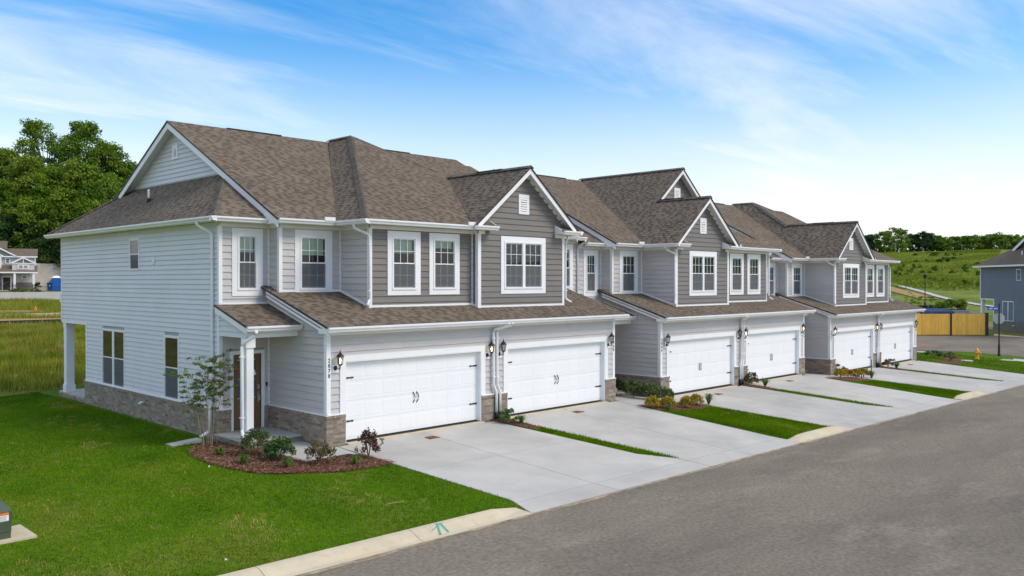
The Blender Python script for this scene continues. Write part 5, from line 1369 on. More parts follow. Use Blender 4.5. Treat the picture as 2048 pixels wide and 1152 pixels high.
# ================================================================== grass
def project(P):
    d = P - CAM; z = d @ _f; return 1024 + FPX * (d @ _r) / z, 576 - FPX * (d @ _u) / z, z
def lownoise(x, y, s, seed):
    r2 = np.random.default_rng(seed); v = 0
    for k in range(6):
        a = r2.uniform(0, 6.28); f = s * r2.uniform(.6, 2.2); v = v + np.sin((x * math.cos(a) + y * math.sin(a)) * f + r2.uniform(0, 6.28))
    return v / 6
def blades(name, pts, h, w, mat, tone, label, lean=.5):
    n = len(pts); z = G(pts[:, 0], pts[:, 1]) - .004; P = np.column_stack([pts, z])
    a = rng.uniform(0, 6.28, n); H = h * rng.uniform(.55, 1.25, n); W = w * rng.uniform(.7, 1.3, n)
    sd = np.column_stack([np.cos(a), np.sin(a), np.zeros(n)]) * W[:, None]
    b = rng.uniform(0, 6.28, n); tip = P + np.column_stack([np.cos(b) * H * lean * rng.random(n), np.sin(b) * H * lean * rng.random(n), H])
    V = np.stack([P - sd, P + sd, tip], 1).reshape(-1, 3)
    o = arr_mesh(name, V, 3, np.repeat(np.clip(tone, 0, 1), 3), mat); o['kind'] = 'stuff'; o['label'] = label; o['category'] = 'grass'
    return o
def in_view(pts, m=25):
    x, y, z = project(np.column_stack([pts, G(pts[:, 0], pts[:, 1])])); return (x > -m) & (x < 2048 + m) & (y < 1152 + m) & (z > 1)
def lawn_tone(p):
    d = lownoise(p[:, 0], p[:, 1], 2.3, 3) + .7 * lownoise(p[:, 0], p[:, 1], 7.0, 4)
    t = .37 + .30 * lownoise(p[:, 0], p[:, 1], .55, 5) + .22 * lownoise(p[:, 0], p[:, 1], 2.0, 6) + rng.normal(0, .10, len(p))
    dry = (d > .50) & (rng.random(len(p)) < .5); t[dry] = rng.uniform(.75, 1.0, dry.sum())
    t[rng.random(len(p)) < .012] = .9
    return t
N = 420000
pts = np.column_stack([rng.uniform(-15, -.05, N), rng.uniform(-6.93, 20, N)])
pts = pts[in_view(pts)]
ok = (pts[:, 1] < 18.45 + .44 * (pts[:, 0] + .42)) & ~((pts[:, 0] > -2.24) & (pts[:, 1] > 2.7)) & ~((pts[:, 0] > -2.35) & (pts[:, 1] > .9)) & ~((pts[:, 0] > -2.02) & (pts[:, 1] > -1.36))
ok &= ~((pts[:, 0] > -.37 + .046 * (-.3 - pts[:, 1])) & (pts[:, 1] > -6.4)) & ~((pts[:, 0] > -.38) & (pts[:, 1] < -6.3) & (pts[:, 0] > -.10 - (-6.4 - pts[:, 1]) * .35))
pts = pts[ok]
pts = pts[~np.array([inside(p, BED1) for p in pts])]
pc_ = gpt(22, 1079)
tuft = None
pts = pts[~((pts[:, 0] < pc_[0] + .42) & (pts[:, 1] > pc_[1] - .25) & (pts[:, 1] < pc_[1] + 1.3))]
tl = pts[rng.random(len(pts)) < .02 + .05 * (lownoise(pts[:, 0], pts[:, 1], 1.1, 31) > .35)]
blades('lawn_tufts', tl, .10, .008, 'blade', lawn_tone(tl) + .12, 'longer grass blades standing out of the near lawn', lean=.9)
blades('lawn_grass', pts, .042, .009, 'blade', lawn_tone(pts), 'mown green lawn beside and before the near house')
def patch(poly, n, label):
    xs = np.array(poly); q = rng.uniform(xs.min(0), xs.max(0), (n, 2)); q = q[np.array([inside(p, poly) for p in q])]
    q = q[~np.any([[inside(p, b) for p in q] for b in BEDS[1:]], 0)] if len(q) else q
    blades('lawn_grass', q, .075, .011, 'blade', lawn_tone(q), label)
for dx, nm in ((0, 'first'), (15.15, 'middle'), (30.35, 'last')):
    patch([(5.44 + dx, -1.55), (5.96 + dx, -1.55), (6.42 + dx, -6.32), (6.34 + dx, -6.36), (5.80 + dx, -5.45)], 9000, 'thin strip of grass between the two drives of the %s house' % nm)
for dx, nm in ((0, 'first and middle'), (15.15, 'middle and last')):
    patch([(11.50 + dx, -1.9), (11.50 + dx, -6.4), (11.7 + dx, -6.95), (15.1 + dx, -6.95), (14.95 + dx, -6.4), (14.74 + dx, -1.9)], 30000, 'lawn block between the drives of the %s house' % nm)
patch([(41.9, 4), (41.9, -6.9), (49.7, -6.9), (49.8, -4.1), (49.0, 2.4), (49.0, 4)], 26000, 'lawn with the hydrant beyond the last driveway')
# wild meadow on the left
q = np.column_stack([rng.uniform(-8, 26, 120000), rng.uniform(15, 58, 120000)]); q = q[in_view(q)]
q = q[q[:, 1] > 18.45 + .44 * (np.minimum(q[:, 0], 4) + .42)]
x_, y_, z_ = project(np.column_stack([q, G(q[:, 0], q[:, 1])])); q = q[x_ < 420]
q = q[q[:, 1] < 53.5 + rng.uniform(0, 3, len(q))]
q = q[lownoise(q[:, 0], q[:, 1], .8, 21) + .6 * lownoise(q[:, 0], q[:, 1], 2.4, 22) < .42]
blades('tall_grass', q, .42, .02, 'tall', .45 + .55 * lownoise(q[:, 0], q[:, 1], .5, 8) + .3 * lownoise(q[:, 0], q[:, 1], 1.7, 18) + rng.normal(0, .2, len(q)), 'tall yellow-green wild grass behind the near house', lean=.6)
q = np.column_stack([rng.uniform(-4, 50, 90000), rng.uniform(58, 118.5, 90000)]); q = q[in_view(q)]
x_, y_, z_ = project(np.column_stack([q, G(q[:, 0], q[:, 1])])); q = q[x_ < 420]
q = q[(np.abs(q[:, 1] - 63.5) > 5.5) & (np.abs(q[:, 1] - 75) > 1.0)]
q = q[~((q[:, 1] > 79) & (q[:, 1] < 89) & (lownoise(q[:, 0], q[:, 1], .25, 9) > .0))]
blades('tall_grass', q, .5, .035, 'tall', .55 + .25 * lownoise(q[:, 0], q[:, 1], .3, 8) + rng.normal(0, .16, len(q)), 'wild grass below the far black fence', lean=.6)

# ================================================================== left background
mb = MB()
for a, b in zip(range(-20, 60, 10), range(-10, 70, 10)): mb.poly([(a, 58.8, gz(a, 58.8) + .0), (b, 58.8, gz(b, 58.8)), (b, 69, gz(b, 69)), (a, 69, gz(a, 69))])
for a, b in zip(range(-20, 60, 10), range(-10, 70, 10)): mb.poly([(a, 79, gz(a, 79) - .02), (b, 79, gz(b, 79) - .02), (b, 89, gz(b, 89) - .02), (a, 89, gz(a, 89) - .02)])
structure(build(mb, 'bare_dirt', 'dirt'))
mb = MB(); mb.box(-20, 60, 74.6, 75.2, .6, 1.08); structure(build(mb, 'kerb', 'curb'))
mb = MB(); mb.box(-20, 60, 58.0, 58.04, .6, 1.12); o = build(mb, 'silt_fence', 'silt')
for x in np.arange(-19, 60, 2.4):
    p = MB(); p.box(x, x + .05, 57.95, 58.0, .6, 1.2); build(p, 'stake', 'greywood', o)
tag(o, 'low black silt fence across the meadow behind the near house', 'silt fence')
mb = MB(); mb.box(-40, 62, 118.7, 119.25, 1.2, 2.74); o = build(mb, 'retaining_wall', 'walk'); tag(o, 'low pale concrete wall under the black metal fence', 'wall')
t = thing('metal_fence', 'black metal picket fence in front of the far grey house', 'fence', (20, 119.6, gz(20, 119.6)))
for x in np.arange(-6, 45, 2.35):
    p = MB(); z = gz(x, 119.6); p.box(x - .04, x + .04, 119.56, 119.64, z - .1, z + 1.5); build(p, 'post', 'black', t)
p = MB()
for x in np.arange(-6, 45, .13): z = gz(x, 119.6); p.box(x - .01, x + .01, 119.59, 119.61, z + .1, z + 1.4)
o = build(p, 'pickets', 'black', t); o['kind'] = 'stuff'
for zo in (.18, 1.28):
    p = MB()
    for x in np.arange(-6, 43, 7.05): p.hexa([(x, 119.57, gz(x, 119.6) + zo), (x + 7.05, 119.57, gz(x + 7.05, 119.6) + zo), (x + 7.05, 119.63, gz(x + 7.05, 119.6) + zo), (x, 119.63, gz(x, 119.6) + zo), (x, 119.57, gz(x, 119.6) + zo + .05), (x + 7.05, 119.57, gz(x + 7.05, 119.6) + zo + .05), (x + 7.05, 119.63, gz(x + 7.05, 119.6) + zo + .05), (x, 119.63, gz(x, 119.6) + zo + .05)])
    build(p, 'rail', 'black', t)
mb = MB(); mb.box(-40, 64, 159.6, 160.05, 2.5, 7.75)
for k in range(12): mb.box(-40, 64, 159.585 - .0, 159.6, 3.1 + k * .38, 3.1 + k * .38 + .34)
o = build(mb, 'block_wall', 'block'); tag(o, 'tall beige block retaining wall below the wood', 'wall')
mb = MB(); mb.box(-40, 64, 160.3, 160.34, 7.5, 8.5); o = build(mb, 'silt_fence', 'silt'); tag(o, 'dark silt fence on top of the tall block wall', 'silt fence')

def far_frame(px, py, d):
    o = at_depth(px, py, d); v = o - CAM; v[2] = 0; v /= np.linalg.norm(v); e1 = np.array([v[1], -v[0], 0]); 
    s = d / FPX / max(.2, (v @ _f)) * (v @ _f)
    def F(u, w, z): return tuple(o + e1 * u - v * w + np.array([0, 0, z]))
    return F, o
# ---- far grey house on the left (metres from its right front corner: u leftwards negative)
FH, o0 = far_frame(74, 580, 139)
k_ = .092
def ux(px): return (px - 74) * k_
def zy(py): return (580 - py) * k_ * .9 + .0
t = thing('far_house', 'grey two-storey house with white gables beyond the black fence', 'house', o0)
def hpart(name, mat, boxes, prisms=()):
    p = MB()
    for b in boxes: fbox(p, FH, *b)
    for pts_, d in prisms:
        q = [FH(*a) for a in pts_]; e = np.array(FH(0, -d, 0)) - np.array(FH(0, 0, 0)); p.prism(q, e)
    return build(p, name, mat, t)
ez, rz = zy(513.5), zy(497)
hpart('wall', 'light', [(ux(-60), ux(72), -8, -.9, 0, ez)])
hpart('brick_wall', 'brickfar', [(ux(-8), ux(72), -.9, -.86, 0, zy(565)), (ux(-8), ux(18), -.86, .0, 0, zy(548))])
rf = hpart('roof', 'shingle', [], [([(ux(-60), -.5, ez), (ux(75), -.5, ez), (ux(76), -4.5, rz), (ux(-60), -4.5, rz)], .25), ([(ux(-60), -8.5, ez), (ux(75), -8.5, ez), (ux(76), -4.5, rz), (ux(-60), -4.5, rz)], .25)])
hpart('roof', 'shingle', [], [([(ux(-60), -2.2, zy(500)), (ux(28), -2.2, zy(500)), (ux(28), -5, zy(482)), (ux(-60), -5, zy(482))], .25)])
hpart('gable', 'dark', [], [([(ux(-14), -.55, zy(513)), (ux(36), -.55, zy(513)), (ux(8), -.55, zy(493))], 1.5), ([(ux(-30), .0, zy(513)), (ux(18), .0, zy(513)), (ux(-6), .0, zy(498))], 1.5)])
hpart('gable_trim', 'white', [], [([(ux(44), -.30, zy(513.5)), (ux(40), -.30, zy(513.5)), (ux(7), -.30, zy(494)), (ux(7), -.30, zy(491))], .25), ([(ux(7), -.30, zy(491)), (ux(7), -.30, zy(494)), (ux(-28), -.30, zy(513.5)), (ux(-32), -.30, zy(513.5))], .25), ([(ux(24), .2, zy(513.5)), (ux(20), .2, zy(513.5)), (ux(-6), .2, zy(500)), (ux(-6), .2, zy(497))], .25)])
hpart('front_bay', 'light', [(ux(-30), ux(19), -.9, .1, zy(540), zy(513.5))])
hpart('fascia', 'white', [(ux(-60), ux(75), -.5, -.4, ez - .2, ez), (ux(-60), ux(75), .95, 1.05, zy(547), zy(544.5)), (ux(18), ux(20), .1, .16, zy(536), zy(513.5)), (ux(70.5), ux(72.2), -.9, -.82, zy(549), ez)])
hpart('porch_roof', 'shingle', [], [([(ux(-60), 1.0, zy(545)), (ux(75), 1.0, zy(545)), (ux(75), -.9, zy(531)), (ux(-60), -.9, zy(531))], .2)])
hpart('dormer', 'light', [(ux(36), ux(70), -.6, .5, zy(541), zy(527.5))])
hpart('dormer_gable', 'dark', [], [([(ux(36), .45, zy(527.5)), (ux(70), .45, zy(527.5)), (ux(53), .45, zy(518))], 1.6)])
hpart('dormer_trim', 'white', [(ux(52.5), ux(53.7), .5, .6, zy(527), zy(517)), (ux(34), ux(72), .5, .62, zy(528.5), zy(527))], [([(ux(74.5), .65, zy(528)), (ux(70), .65, zy(528)), (ux(53), .65, zy(518)), (ux(53), .65, zy(515))], .25), ([(ux(53), .65, zy(515)), (ux(53), .65, zy(518)), (ux(37), .65, zy(528)), (ux(32), .65, zy(528))], .25)])
for a, b, c, d, w in ((44.5, 61.5, 538, 530.5, .5), (25, 33, 528, 517.5, -.88), (-3, 7, 534, 516.5, .12), (50, 59.5, 558, 550.5, -.86)):
    wf = hpart('window', 'white', [(ux(a), ux(b), w, w + .12, zy(c), zy(d))]); p = MB(); n = 2 if b - a > 12 else 1
    for q in range(n):
        aa = a + 1.8 + q * (b - a - 1.8) / n; bb = a + (q + 1) * (b - a - 1.8) / n; fbox(p, FH, ux(aa), ux(bb), w + .12, w + .14, zy(c) + .15, (zy(c) + zy(d)) / 2 - .04); fbox(p, FH, ux(aa), ux(bb), w + .12, w + .14, (zy(c) + zy(d)) / 2 + .04, zy(d) - .15)
    build(p, 'pane', 'room', wf)
for a in (40, 69):
    hpart('porch_column', 'white', [(ux(a) - .16, ux(a) + .16, .65, .95, 0, zy(547)), (ux(a) - .22, ux(a) + .22, .6, 1.0, 0, .3)])
hpart('front_door', 'room', [(ux(22), ux(33), -.86, -.8, 0, zy(555))]); hpart('door_trim', 'white', [(ux(20), ux(22), -.86, -.78, 0, zy(555)), (ux(33), ux(35), -.86, -.78, 0, zy(555)), (ux(20), ux(35), -.86, -.78, zy(555), zy(553))])
p = MB(); a_, b_ = FH(ux(24), -.77, .9), FH(ux(31), -.77, 1.4); hpart('door_notice', 'red', [], [([(ux(24), -.78, zy(566)), (ux(31), -.78, zy(562)), (ux(31), -.78, zy(564)), (ux(24), -.78, zy(568))], .02)])
hpart('garage_door', 'white', [(ux(-45), ux(11), .0, .06, 0, zy(556))])
b = gbase(77, 580, 137); tree('evergreen_shrub', 'narrow dark evergreen shrub at the corner of the far house', b, 1.9, .5, 16, .3, 60, .1, 'leafd', .0, None, .05, cat='shrub')
for px, lab in ((20, 'leftmost'), (29, 'second'), (38, 'third'), (45, 'fourth'), (52, 'fifth'), (64, 'rightmost')):
    b = gbase(px, 580, 136.5); tree('shrub', lab + ' small shrub along the front of the far house', b, .8, .5, 8, .25, 40, .09, 'leaf', .0, 'shrubs before the far house', .03, cat='shrub')
# portable toilet and blue bin
FP, o1 = far_frame(113, 583, 131)
t = thing('portable_toilet', 'bright blue portable toilet with a white roof beside the block wall', 'toilet', o1)
p = MB(); fbox(p, FP, -.62, .62, -1.2, 0, .05, 2.1); build(p, 'cabin', 'blue', t)
p = MB(); fbox(p, FP, -.45, .35, 0, .03, .12, 1.95); build(p, 'door', 'blue', t)
p = MB(); q = [FP(-.68, .06, 2.1), FP(.68, .06, 2.1), FP(.68, -1.26, 2.1), FP(-.68, -1.26, 2.1), FP(-.25, -.4, 2.42), FP(.25, -.4, 2.42), FP(.25, -.8, 2.42), FP(-.25, -.8, 2.42)]; p.hexa(q); build(p, 'roof', 'white', t)
for sx in (-.6, .54):
    p = MB(); fbox(p, FP, sx, sx + .06, 0, .05, .05, 2.1); build(p, 'corner_post', 'blue', t)
FP, o1 = far_frame(99.5, 582, 132); t = thing('refuse_bin', 'dark blue refuse bin left of the portable toilet', 'bin', o1)
p = MB(); p.hexa([FP(-.3, 0, .08), FP(.3, 0, .08), FP(.3, -.6, .08), FP(-.3, -.6, .08), FP(-.36, .04, 1.15), FP(.36, .04, 1.15), FP(.36, -.7, 1.15), FP(-.36, -.7, 1.15)]); build(p, 'body', 'blue', t)
p = MB(); p.hexa([FP(-.38, .08, 1.15), FP(.38, .08, 1.15), FP(.38, -.75, 1.15), FP(-.38, -.75, 1.15), FP(-.36, .06, 1.22), FP(.36, .06, 1.22), FP(.34, -.72, 1.30), FP(-.34, -.72, 1.30)]); build(p, 'lid', 'navy', t)
p = MB(); fbox(p, FP, -.08, .12, .04, .06, .7, .95); build(p, 'sticker', 'white', t)
b = gbase(71, 617, 92); b = np.array(b); t = thing('marker_stake', 'orange marker on a stake in the grass below the black fence', 'marker', b)
p = MB(); p.box(b[0] - .03, b[0] + .03, b[1] - .03, b[1] + .03, b[2] - .1, b[2] + .95); build(p, 'stake', 'greywood', t); p = MB(); p.lathe(b, [(.16, .05), (.14, .5), (.05, .8), (.01, .82)], 8); build(p, 'cover', 'orange', t)

# ================================================================== right background
# wooden gate of the bin yard
gl_, gr_ = gpt(1829, 671.5), gpt(1973, 670); gv = (gr_ - gl_); gv[2] = 0; GL = np.linalg.norm(gv); gv /= GL; gn = np.array([gv[1], -gv[0], 0])
if gn @ (CAM - gl_) < 0: gn = -gn
zb = gz(gl_[0], gl_[1])
def GF(u, w, z): return tuple(gl_ * [1, 1, 0] + gv * u + gn * w + np.array([0, 0, zb + z]))
mid = GL * .505
for nm, u0, u1, lab in (('left', 0, mid - .07, 'left leaf of the yellow pine plank gate at the bin yard'), ('right', mid + .07, GL - .12, 'right leaf of the yellow pine plank gate at the bin yard')):
    t = thing('plank_gate', lab, 'gate', GF((u0 + u1) / 2, 0, 0), 'gate leaves of the bin yard'); n = int((u1 - u0) / .145); w = (u1 - u0) / n
    for i in range(n):
        p = MB(); fbox(p, GF, u0 + i * w + .004, u0 + (i + 1) * w - .004, -.012, random.uniform(.008, .016), .10, 2.02 + random.uniform(-.012, .012)); build(p, 'plank', 'wood', t)
    for z in (.3, 1.75):
        p = MB(); fbox(p, GF, u0, u1, -.06, -.013, z, z + .09); build(p, 'rail', 'wood', t)
for u, wd, lab in ((mid, .06, 'slim black post between the two gate leaves'), (GL, .12, 'thick black post at the right end of the plank gate')):
    p = MB(); fbox(p, GF, u - wd, u + wd, -.12, .10, -.1, 2.08); fbox(p, GF, u - wd - .012, u + wd + .012, -.13, .11, 2.08, 2.11); o = build(p, 'gate_post', 'black'); tag(o, lab, 'post')
p = MB(); fbox(p, GF, -4, GL + .1, -3.4, -3.2, -.1, 2.15); fbox(p, GF, -4, GL + .15, -3.45, -3.15, 2.15, 2.22); fbox(p, GF, GL - .05, GL + .12, -3.2, -.15, -.1, 2.05); o = build(p, 'yard_wall', 'walk'); tag(o, 'pale block wall of the bin yard behind the plank gate', 'wall')
t = thing('skip_bin', 'navy blue waste skip showing above the plank gate', 'skip', GF(mid, -1.8, 0))
p = MB(); fbox(p, GF, mid - 1.6, mid + .75, -2.6, -1.0, .1, 2.05); build(p, 'body', 'navy', t); p = MB()
p.hexa([GF(mid - 1.7, -.9, 2.05), GF(mid + .85, -.9, 2.05), GF(mid + .85, -2.7, 2.05), GF(mid - 1.7, -2.7, 2.05), GF(mid - 1.65, -.95, 2.2), GF(mid + .8, -.95, 2.2), GF(mid + .75, -2.6, 2.42), GF(mid - 1.6, -2.6, 2.42)]); build(p, 'lid', 'navy', t)
for q in range(6):
    p = MB(); a = mid - 1.5 + q * .42; p.hexa([GF(a, -.94, 2.2), GF(a + .07, -.94, 2.2), GF(a + .07, -2.55, 2.42), GF(a, -2.55, 2.42), GF(a, -.94, 2.23), GF(a + .07, -.94, 2.23), GF(a + .07, -2.55, 2.45), GF(a, -2.55, 2.45)]); build(p, 'lid_rib', 'navy', t)
# hydrant
h0 = gpt(1954, 718); h0[2] = gz(h0[0], h0[1]); t = thing('fire_hydrant', 'yellow fire hydrant on the lawn beyond the last driveway', 'hydrant', h0)
p = MB(); p.lathe(h0, [(.15, -.05), (.15, .05), (.105, .07), (.10, .40), (.135, .42), (.135, .47), (.115, .49)], 16); build(p, 'barrel', 'yellow', t, smooth=False)
p = MB(); p.lathe(h0, [(.125, .49), (.12, .56), (.09, .64), (.05, .69), (.03, .70), (.03, .77), (.001, .775)], 16); build(p, 'bonnet', 'yellow', t)
for ax, sg in (('y', 1), ('x', 1), ('x', -1)):
    p = MB(); prof = [(.06, .08 * sg), (.06, .17 * sg), (.075, .175 * sg), (.075, .21 * sg), (.03, .22 * sg), (.03, .25 * sg), (.001, .252 * sg)]; p.lathe(h0 + (0, 0, .40), prof, 10, axis=ax); build(p, 'nozzle', 'yellow', t)
# street sign: stop sign seen from behind and a blue name blade
s0 = gpt(1998, 712); s0[2] = gz(s0[0], s0[1]); ht = (712 - 607) / FPX * depth(s0)
t = thing('street_sign', 'black post with the grey back of a stop sign and blue street name blades', 'sign', s0)
p = MB(); p.lathe(s0, [(.10, -.05), (.10, .12), (.075, .2), (.075, .78), (.05, .82), (.042, ht - .1), (.05, ht - .08), (.05, ht), (.001, ht + .07)], 12); build(p, 'post', 'black', t)
fc = np.array([-.35, -.94, 0]); fc /= np.linalg.norm(fc); sd = np.array([fc[1], -fc[0], 0]); sd = np.array([.55, -.835, 0.]); nn = np.array([.835, .55, 0])
c0 = s0 + np.array([0, 0, (712 - 637) / FPX * depth(s0)]) + nn * .07
p = MB(); p.prism([c0 + sd * .40 * math.cos(math.pi / 8 + k * math.pi / 4) + np.array([0, 0, .40 * math.sin(math.pi / 8 + k * math.pi / 4)]) for k in range(8)], nn * .006); build(p, 'stop_sign_back', 'alu', t)
zb_ = (712 - 617) / FPX * depth(s0); lf = -_r
for sdv, lng in ((lf * np.array([1, 1, 0]), .82),):
    c1 = s0 + np.array([0, 0, zb_]); p = MB(); q0, q1 = c1 + sdv * .05, c1 + sdv * lng; n2 = np.array([sdv[1], -sdv[0], 0]) * .008
    p.hexa([q0 - n2 - (0, 0, .10), q1 - n2 - (0, 0, .10), q1 + n2 - (0, 0, .10), q0 + n2 - (0, 0, .10), q0 - n2 + (0, 0, .10), q1 - n2 + (0, 0, .10), q1 + n2 + (0, 0, .10), q0 + n2 + (0, 0, .10)]); bl_ = build(p, 'name_blade', 'signblue', t)
    p = MB()
    for a, b_ in ((.12, .20), (.23, .27), (.29, .36), (.48, .55), (.57, .63), (.65, .70)):
        u0_, u1_ = c1 + sdv * a, c1 + sdv * b_; nf = n2 * (1 if n2 @ (CAM - c1) > 0 else -1) * 1.4; p.hexa([u0_ + nf - (0, 0, .035), u1_ + nf - (0, 0, .035), u1_ + nf * 1.2 - (0, 0, .035), u0_ + nf * 1.2 - (0, 0, .035), u0_ + nf + (0, 0, .03), u1_ + nf + (0, 0, .03), u1_ + nf * 1.2 + (0, 0, .03), u0_ + nf * 1.2 + (0, 0, .03)])
    build(p, 'lettering', 'white', bl_)
# utility covers in the far lawn
for px, py, lab in ((1932, 722, 'pale concrete cover in the lawn left of the hydrant'), (2013, 721, 'pale concrete cover in the lawn right of the hydrant')):
    c = gpt(px, py); p = MB(); p.lathe((c[0], c[1], gz(c[0], c[1])), [(.42, -.03), (.42, .035), (.36, .05), (.2, .05)], 14); o = build(p, 'utility_cover', 'walk', loc=c); tag(o, lab, 'cover')
# ---- blue-grey house on the right
e1 = -np.array([.74, .673, 0]); e2 = np.array([.673, -.74, 0]); SCL = 1.04
q0 = at_depth(1961, 655, 88); q0[2] = gz(q0[0], q0[1]) + .02
def RH(u, w, z): return tuple(q0 + (e1 * u - e2 * w) * SCL + np.array([0, 0, z * SCL]))
t = thing('bluegrey_house', 'blue-grey sided house with a rear porch at the right picture edge', 'house', q0)
wl = MB(); sheet_wall(wl, RH, 2.55, 14.5, 0, 2.78, []); sheet_wall(wl, RH, 0, 14.5, 2.78, 5.95, [])
wl.slot = 0
for a, b, z0, z1 in ((0, 0, 2.78, 5.95), (2.55, 2.55, 0, 2.78)): wl.poly([RH(a, 0, z0), RH(a, -9, z0), RH(a, -9, z1), RH(a, 0, z1)])
wl.poly([RH(0, 0, 2.78), RH(2.55, 0, 2.78), RH(2.55, -9, 2.78), RH(0, -9, 2.78)]); wl.poly([RH(0, -9, 0), RH(14.5, -9, 0), RH(14.5, -9, 5.95), RH(0, -9, 5.95)])
w_ = build(wl, 'wall', ['wallblue', 'room'], t)
z = .78; k = 0
while z < 5.9:
    u0_ = 2.56 if z < 2.7 else .01; p = MB(); p.hexa([RH(u0_, 0, z), RH(14.5, 0, z), RH(14.5, .035, z), RH(u0_, .035, z), RH(u0_, 0, z + .155), RH(14.5, 0, z + .155), RH(14.5, .004, z + .155), RH(u0_, .004, z + .155)]); build(p, 'siding_board', 'wallblue', w_); z += .155
p = MB(); fbox(p, RH, 2.5, 14.5, -.1, .07, -.3, .75); build(p, 'brick_base', 'brickfar', t)
p = MB(); fbox(p, RH, 2.5, 2.62, -.02, .05, .75, 2.78); fbox(p, RH, -.02, 2.6, -.02, .05, 2.74, 2.84); fbox(p, RH, -.03, .08, -.02, .05, 2.78, 5.9); build(p, 'corner_board', 'white', t)
p = MB(); fbox(p, RH, .0, .3, -.3, .0, 0, 2.78); fbox(p, RH, -.05, .35, -.35, .05, 0, .3); build(p, 'porch_column', 'white', t)
p = MB(); fbox(p, RH, -.4, 2.5, -4, .1, -.3, .1); build(p, 'rear_patio', 'walk', t)
p = MB(); p.prism([RH(-.45, .45, 6.05), RH(14.9, .45, 6.05), RH(11.9, -1.9, 7.75), RH(2.55, -1.9, 7.75)], (0, 0, -.12)); p.prism([RH(-.45, .45, 6.05), RH(2.55, -1.9, 7.75), RH(2.55, -9, 7.75), RH(-.45, -9, 6.05)], (0, 0, -.12))
rf = build(p, 'roof', 'shingle', t)
p = MB(); p.prism([RH(.15, -1.5, 6.25), RH(6.9, -1.5, 9.7), RH(6.9, -12, 9.7), RH(.15, -12, 6.25)], (0, 0, -.1)); p.prism([RH(13.8, -1.5, 6.25), RH(6.9, -1.5, 9.7), RH(6.9, -12, 9.7), RH(13.8, -12, 6.25)], (0, 0, -.1)); build(p, 'roof', 'shingle', t)
p = MB(); p.poly([RH(1.2, -1.9, 6.9), RH(12.6, -1.9, 6.9), RH(6.9, -1.9, 9.5)]); build(p, 'gable_wall', 'wallblue', t)
p = MB()
for a in (.15, 13.8): slab_board(p, RH(a, -1.5, 6.17), RH(6.9, -1.5, 9.62), .3, np.array(RH(0, -.05, 0)) - np.array(RH(0, 0, 0)))
build(p, 'rake_board', 'white', t)
p = MB(); fbox(p, RH, -.45, 14.9, .45, .58, 5.9, 6.05); fbox(p, RH, -.45, 14.9, 0, .45, 5.9, 5.93); build(p, 'gutter', 'gutter', t)
p = MB(); c_ = RH(5.7, -.9, 6.85); p.lathe(c_, [(.07, -.1), (.07, .5), (.05, .5)], 8); build(p, 'vent_pipe', 'pvc', t)
window(t, RH, 0, 4.15, 5.95, .85, 2.62, trim=.05, twin=True, grid=False, simple=True, blind=None)
window(t, RH, 0, 6.5, 7.15, 4.65, 5.6, trim=.05, grid=False, simple=True)
p = MB(); p.tube([RH(6.3, .08, .42), RH(6.3, .25, .44), RH(6.3, .28, .34)], .05, 6); build(p, 'pipe_elbow', 'pvc', t)
# silt fences, path, lamp post on the right slope
def fence_line(pix, h, d, label, name='silt_fence'):
    P = [at_depth(px, py, dd) for (px, py), dd in zip(pix, d)]; P = [np.array([p[0], p[1], gz(p[0], p[1])]) for p in P]; mb = MB()
    for a, b in zip(P[:-1], P[1:]):
        n = np.cross(b - a, (0, 0, 1.)); n /= np.linalg.norm(n); n *= .03; mb.hexa([a - n - (0, 0, .3), b - n - (0, 0, .3), b + n - (0, 0, .3), a + n - (0, 0, .3), a - n + (0, 0, h), b - n + (0, 0, h * .95), b + n + (0, 0, h * .95), a + n + (0, 0, h)])
    o = build(mb, name, 'silt'); tag(o, label, 'silt fence')
    for a in P:
        p = MB(); p.box(a[0] - .04, a[0] + .04, a[1] - .04, a[1] + .04, a[2] - .2, a[2] + h + .15); build(p, 'stake', 'greywood', o)
fence_line([(1848, 620), (1868, 620), (1890, 621), (1912, 622), (1932, 621)], .95, (104, 104, 104, 105, 106), 'black silt fence between the bin yard and the young trees')
fence_line([(1780, 590), (1797, 595), (1815, 598), (1835, 603), (1856, 606), (1880, 612)], .55, (118, 118, 118, 119, 119, 120), 'long low black silt fence along the foot of the far hill')
fence_line([(1779, 590), (1788, 590), (1797, 593)], 1.5, (116, 116, 116), 'tall black silt fence end beside the last house roof')
def ribbon(name, pix, w, mat):
    mb = MB(); P = []
    for px, py in pix: p = hill_pt(px, py); P.append(p)
    for a, b in zip(P[:-1], P[1:]):
        n = np.cross(b - a, (0, 0, 1.)); n /= np.linalg.norm(n); n *= w / 2
        mb.poly([tuple(np.array([q[0], q[1], gz(q[0], q[1]) + .06])) for q in (a - n, b - n, b + n, a + n)])
    return structure(build(mb, name, mat))
ribbon('hill_path', [(1760, 572), (1790, 581), (1815, 588), (1835, 593), (1860, 600)], 2.6, 'dirt')
ribbon('hill_sidewalk', [(1760, 564), (1790, 570), (1820, 578), (1850, 586), (1880, 595), (1910, 602), (1960, 611), (2000, 616)], 1.1, 'walk')
c = at_depth(1850, 600, 126); c[2] = gz(c[0], c[1]); top = at_depth(1850, 549, 126)[2]; t = thing('lamp_post', 'black street lamp post at the foot of the far hill', 'lamp post', c)
p = MB(); p.lathe(c, [(.16, -.1), (.14, .5), (.07, .6), (.06, top - c[2] - .6)], 8); build(p, 'post', 'black', t); p = MB(); p.lathe((c[0], c[1], top), [(.08, -.62), (.22, -.5), (.28, -.1), (.32, -.08), (.06, .12), (.01, .2)], 8); build(p, 'lamp_head', 'black', t)
tops = []
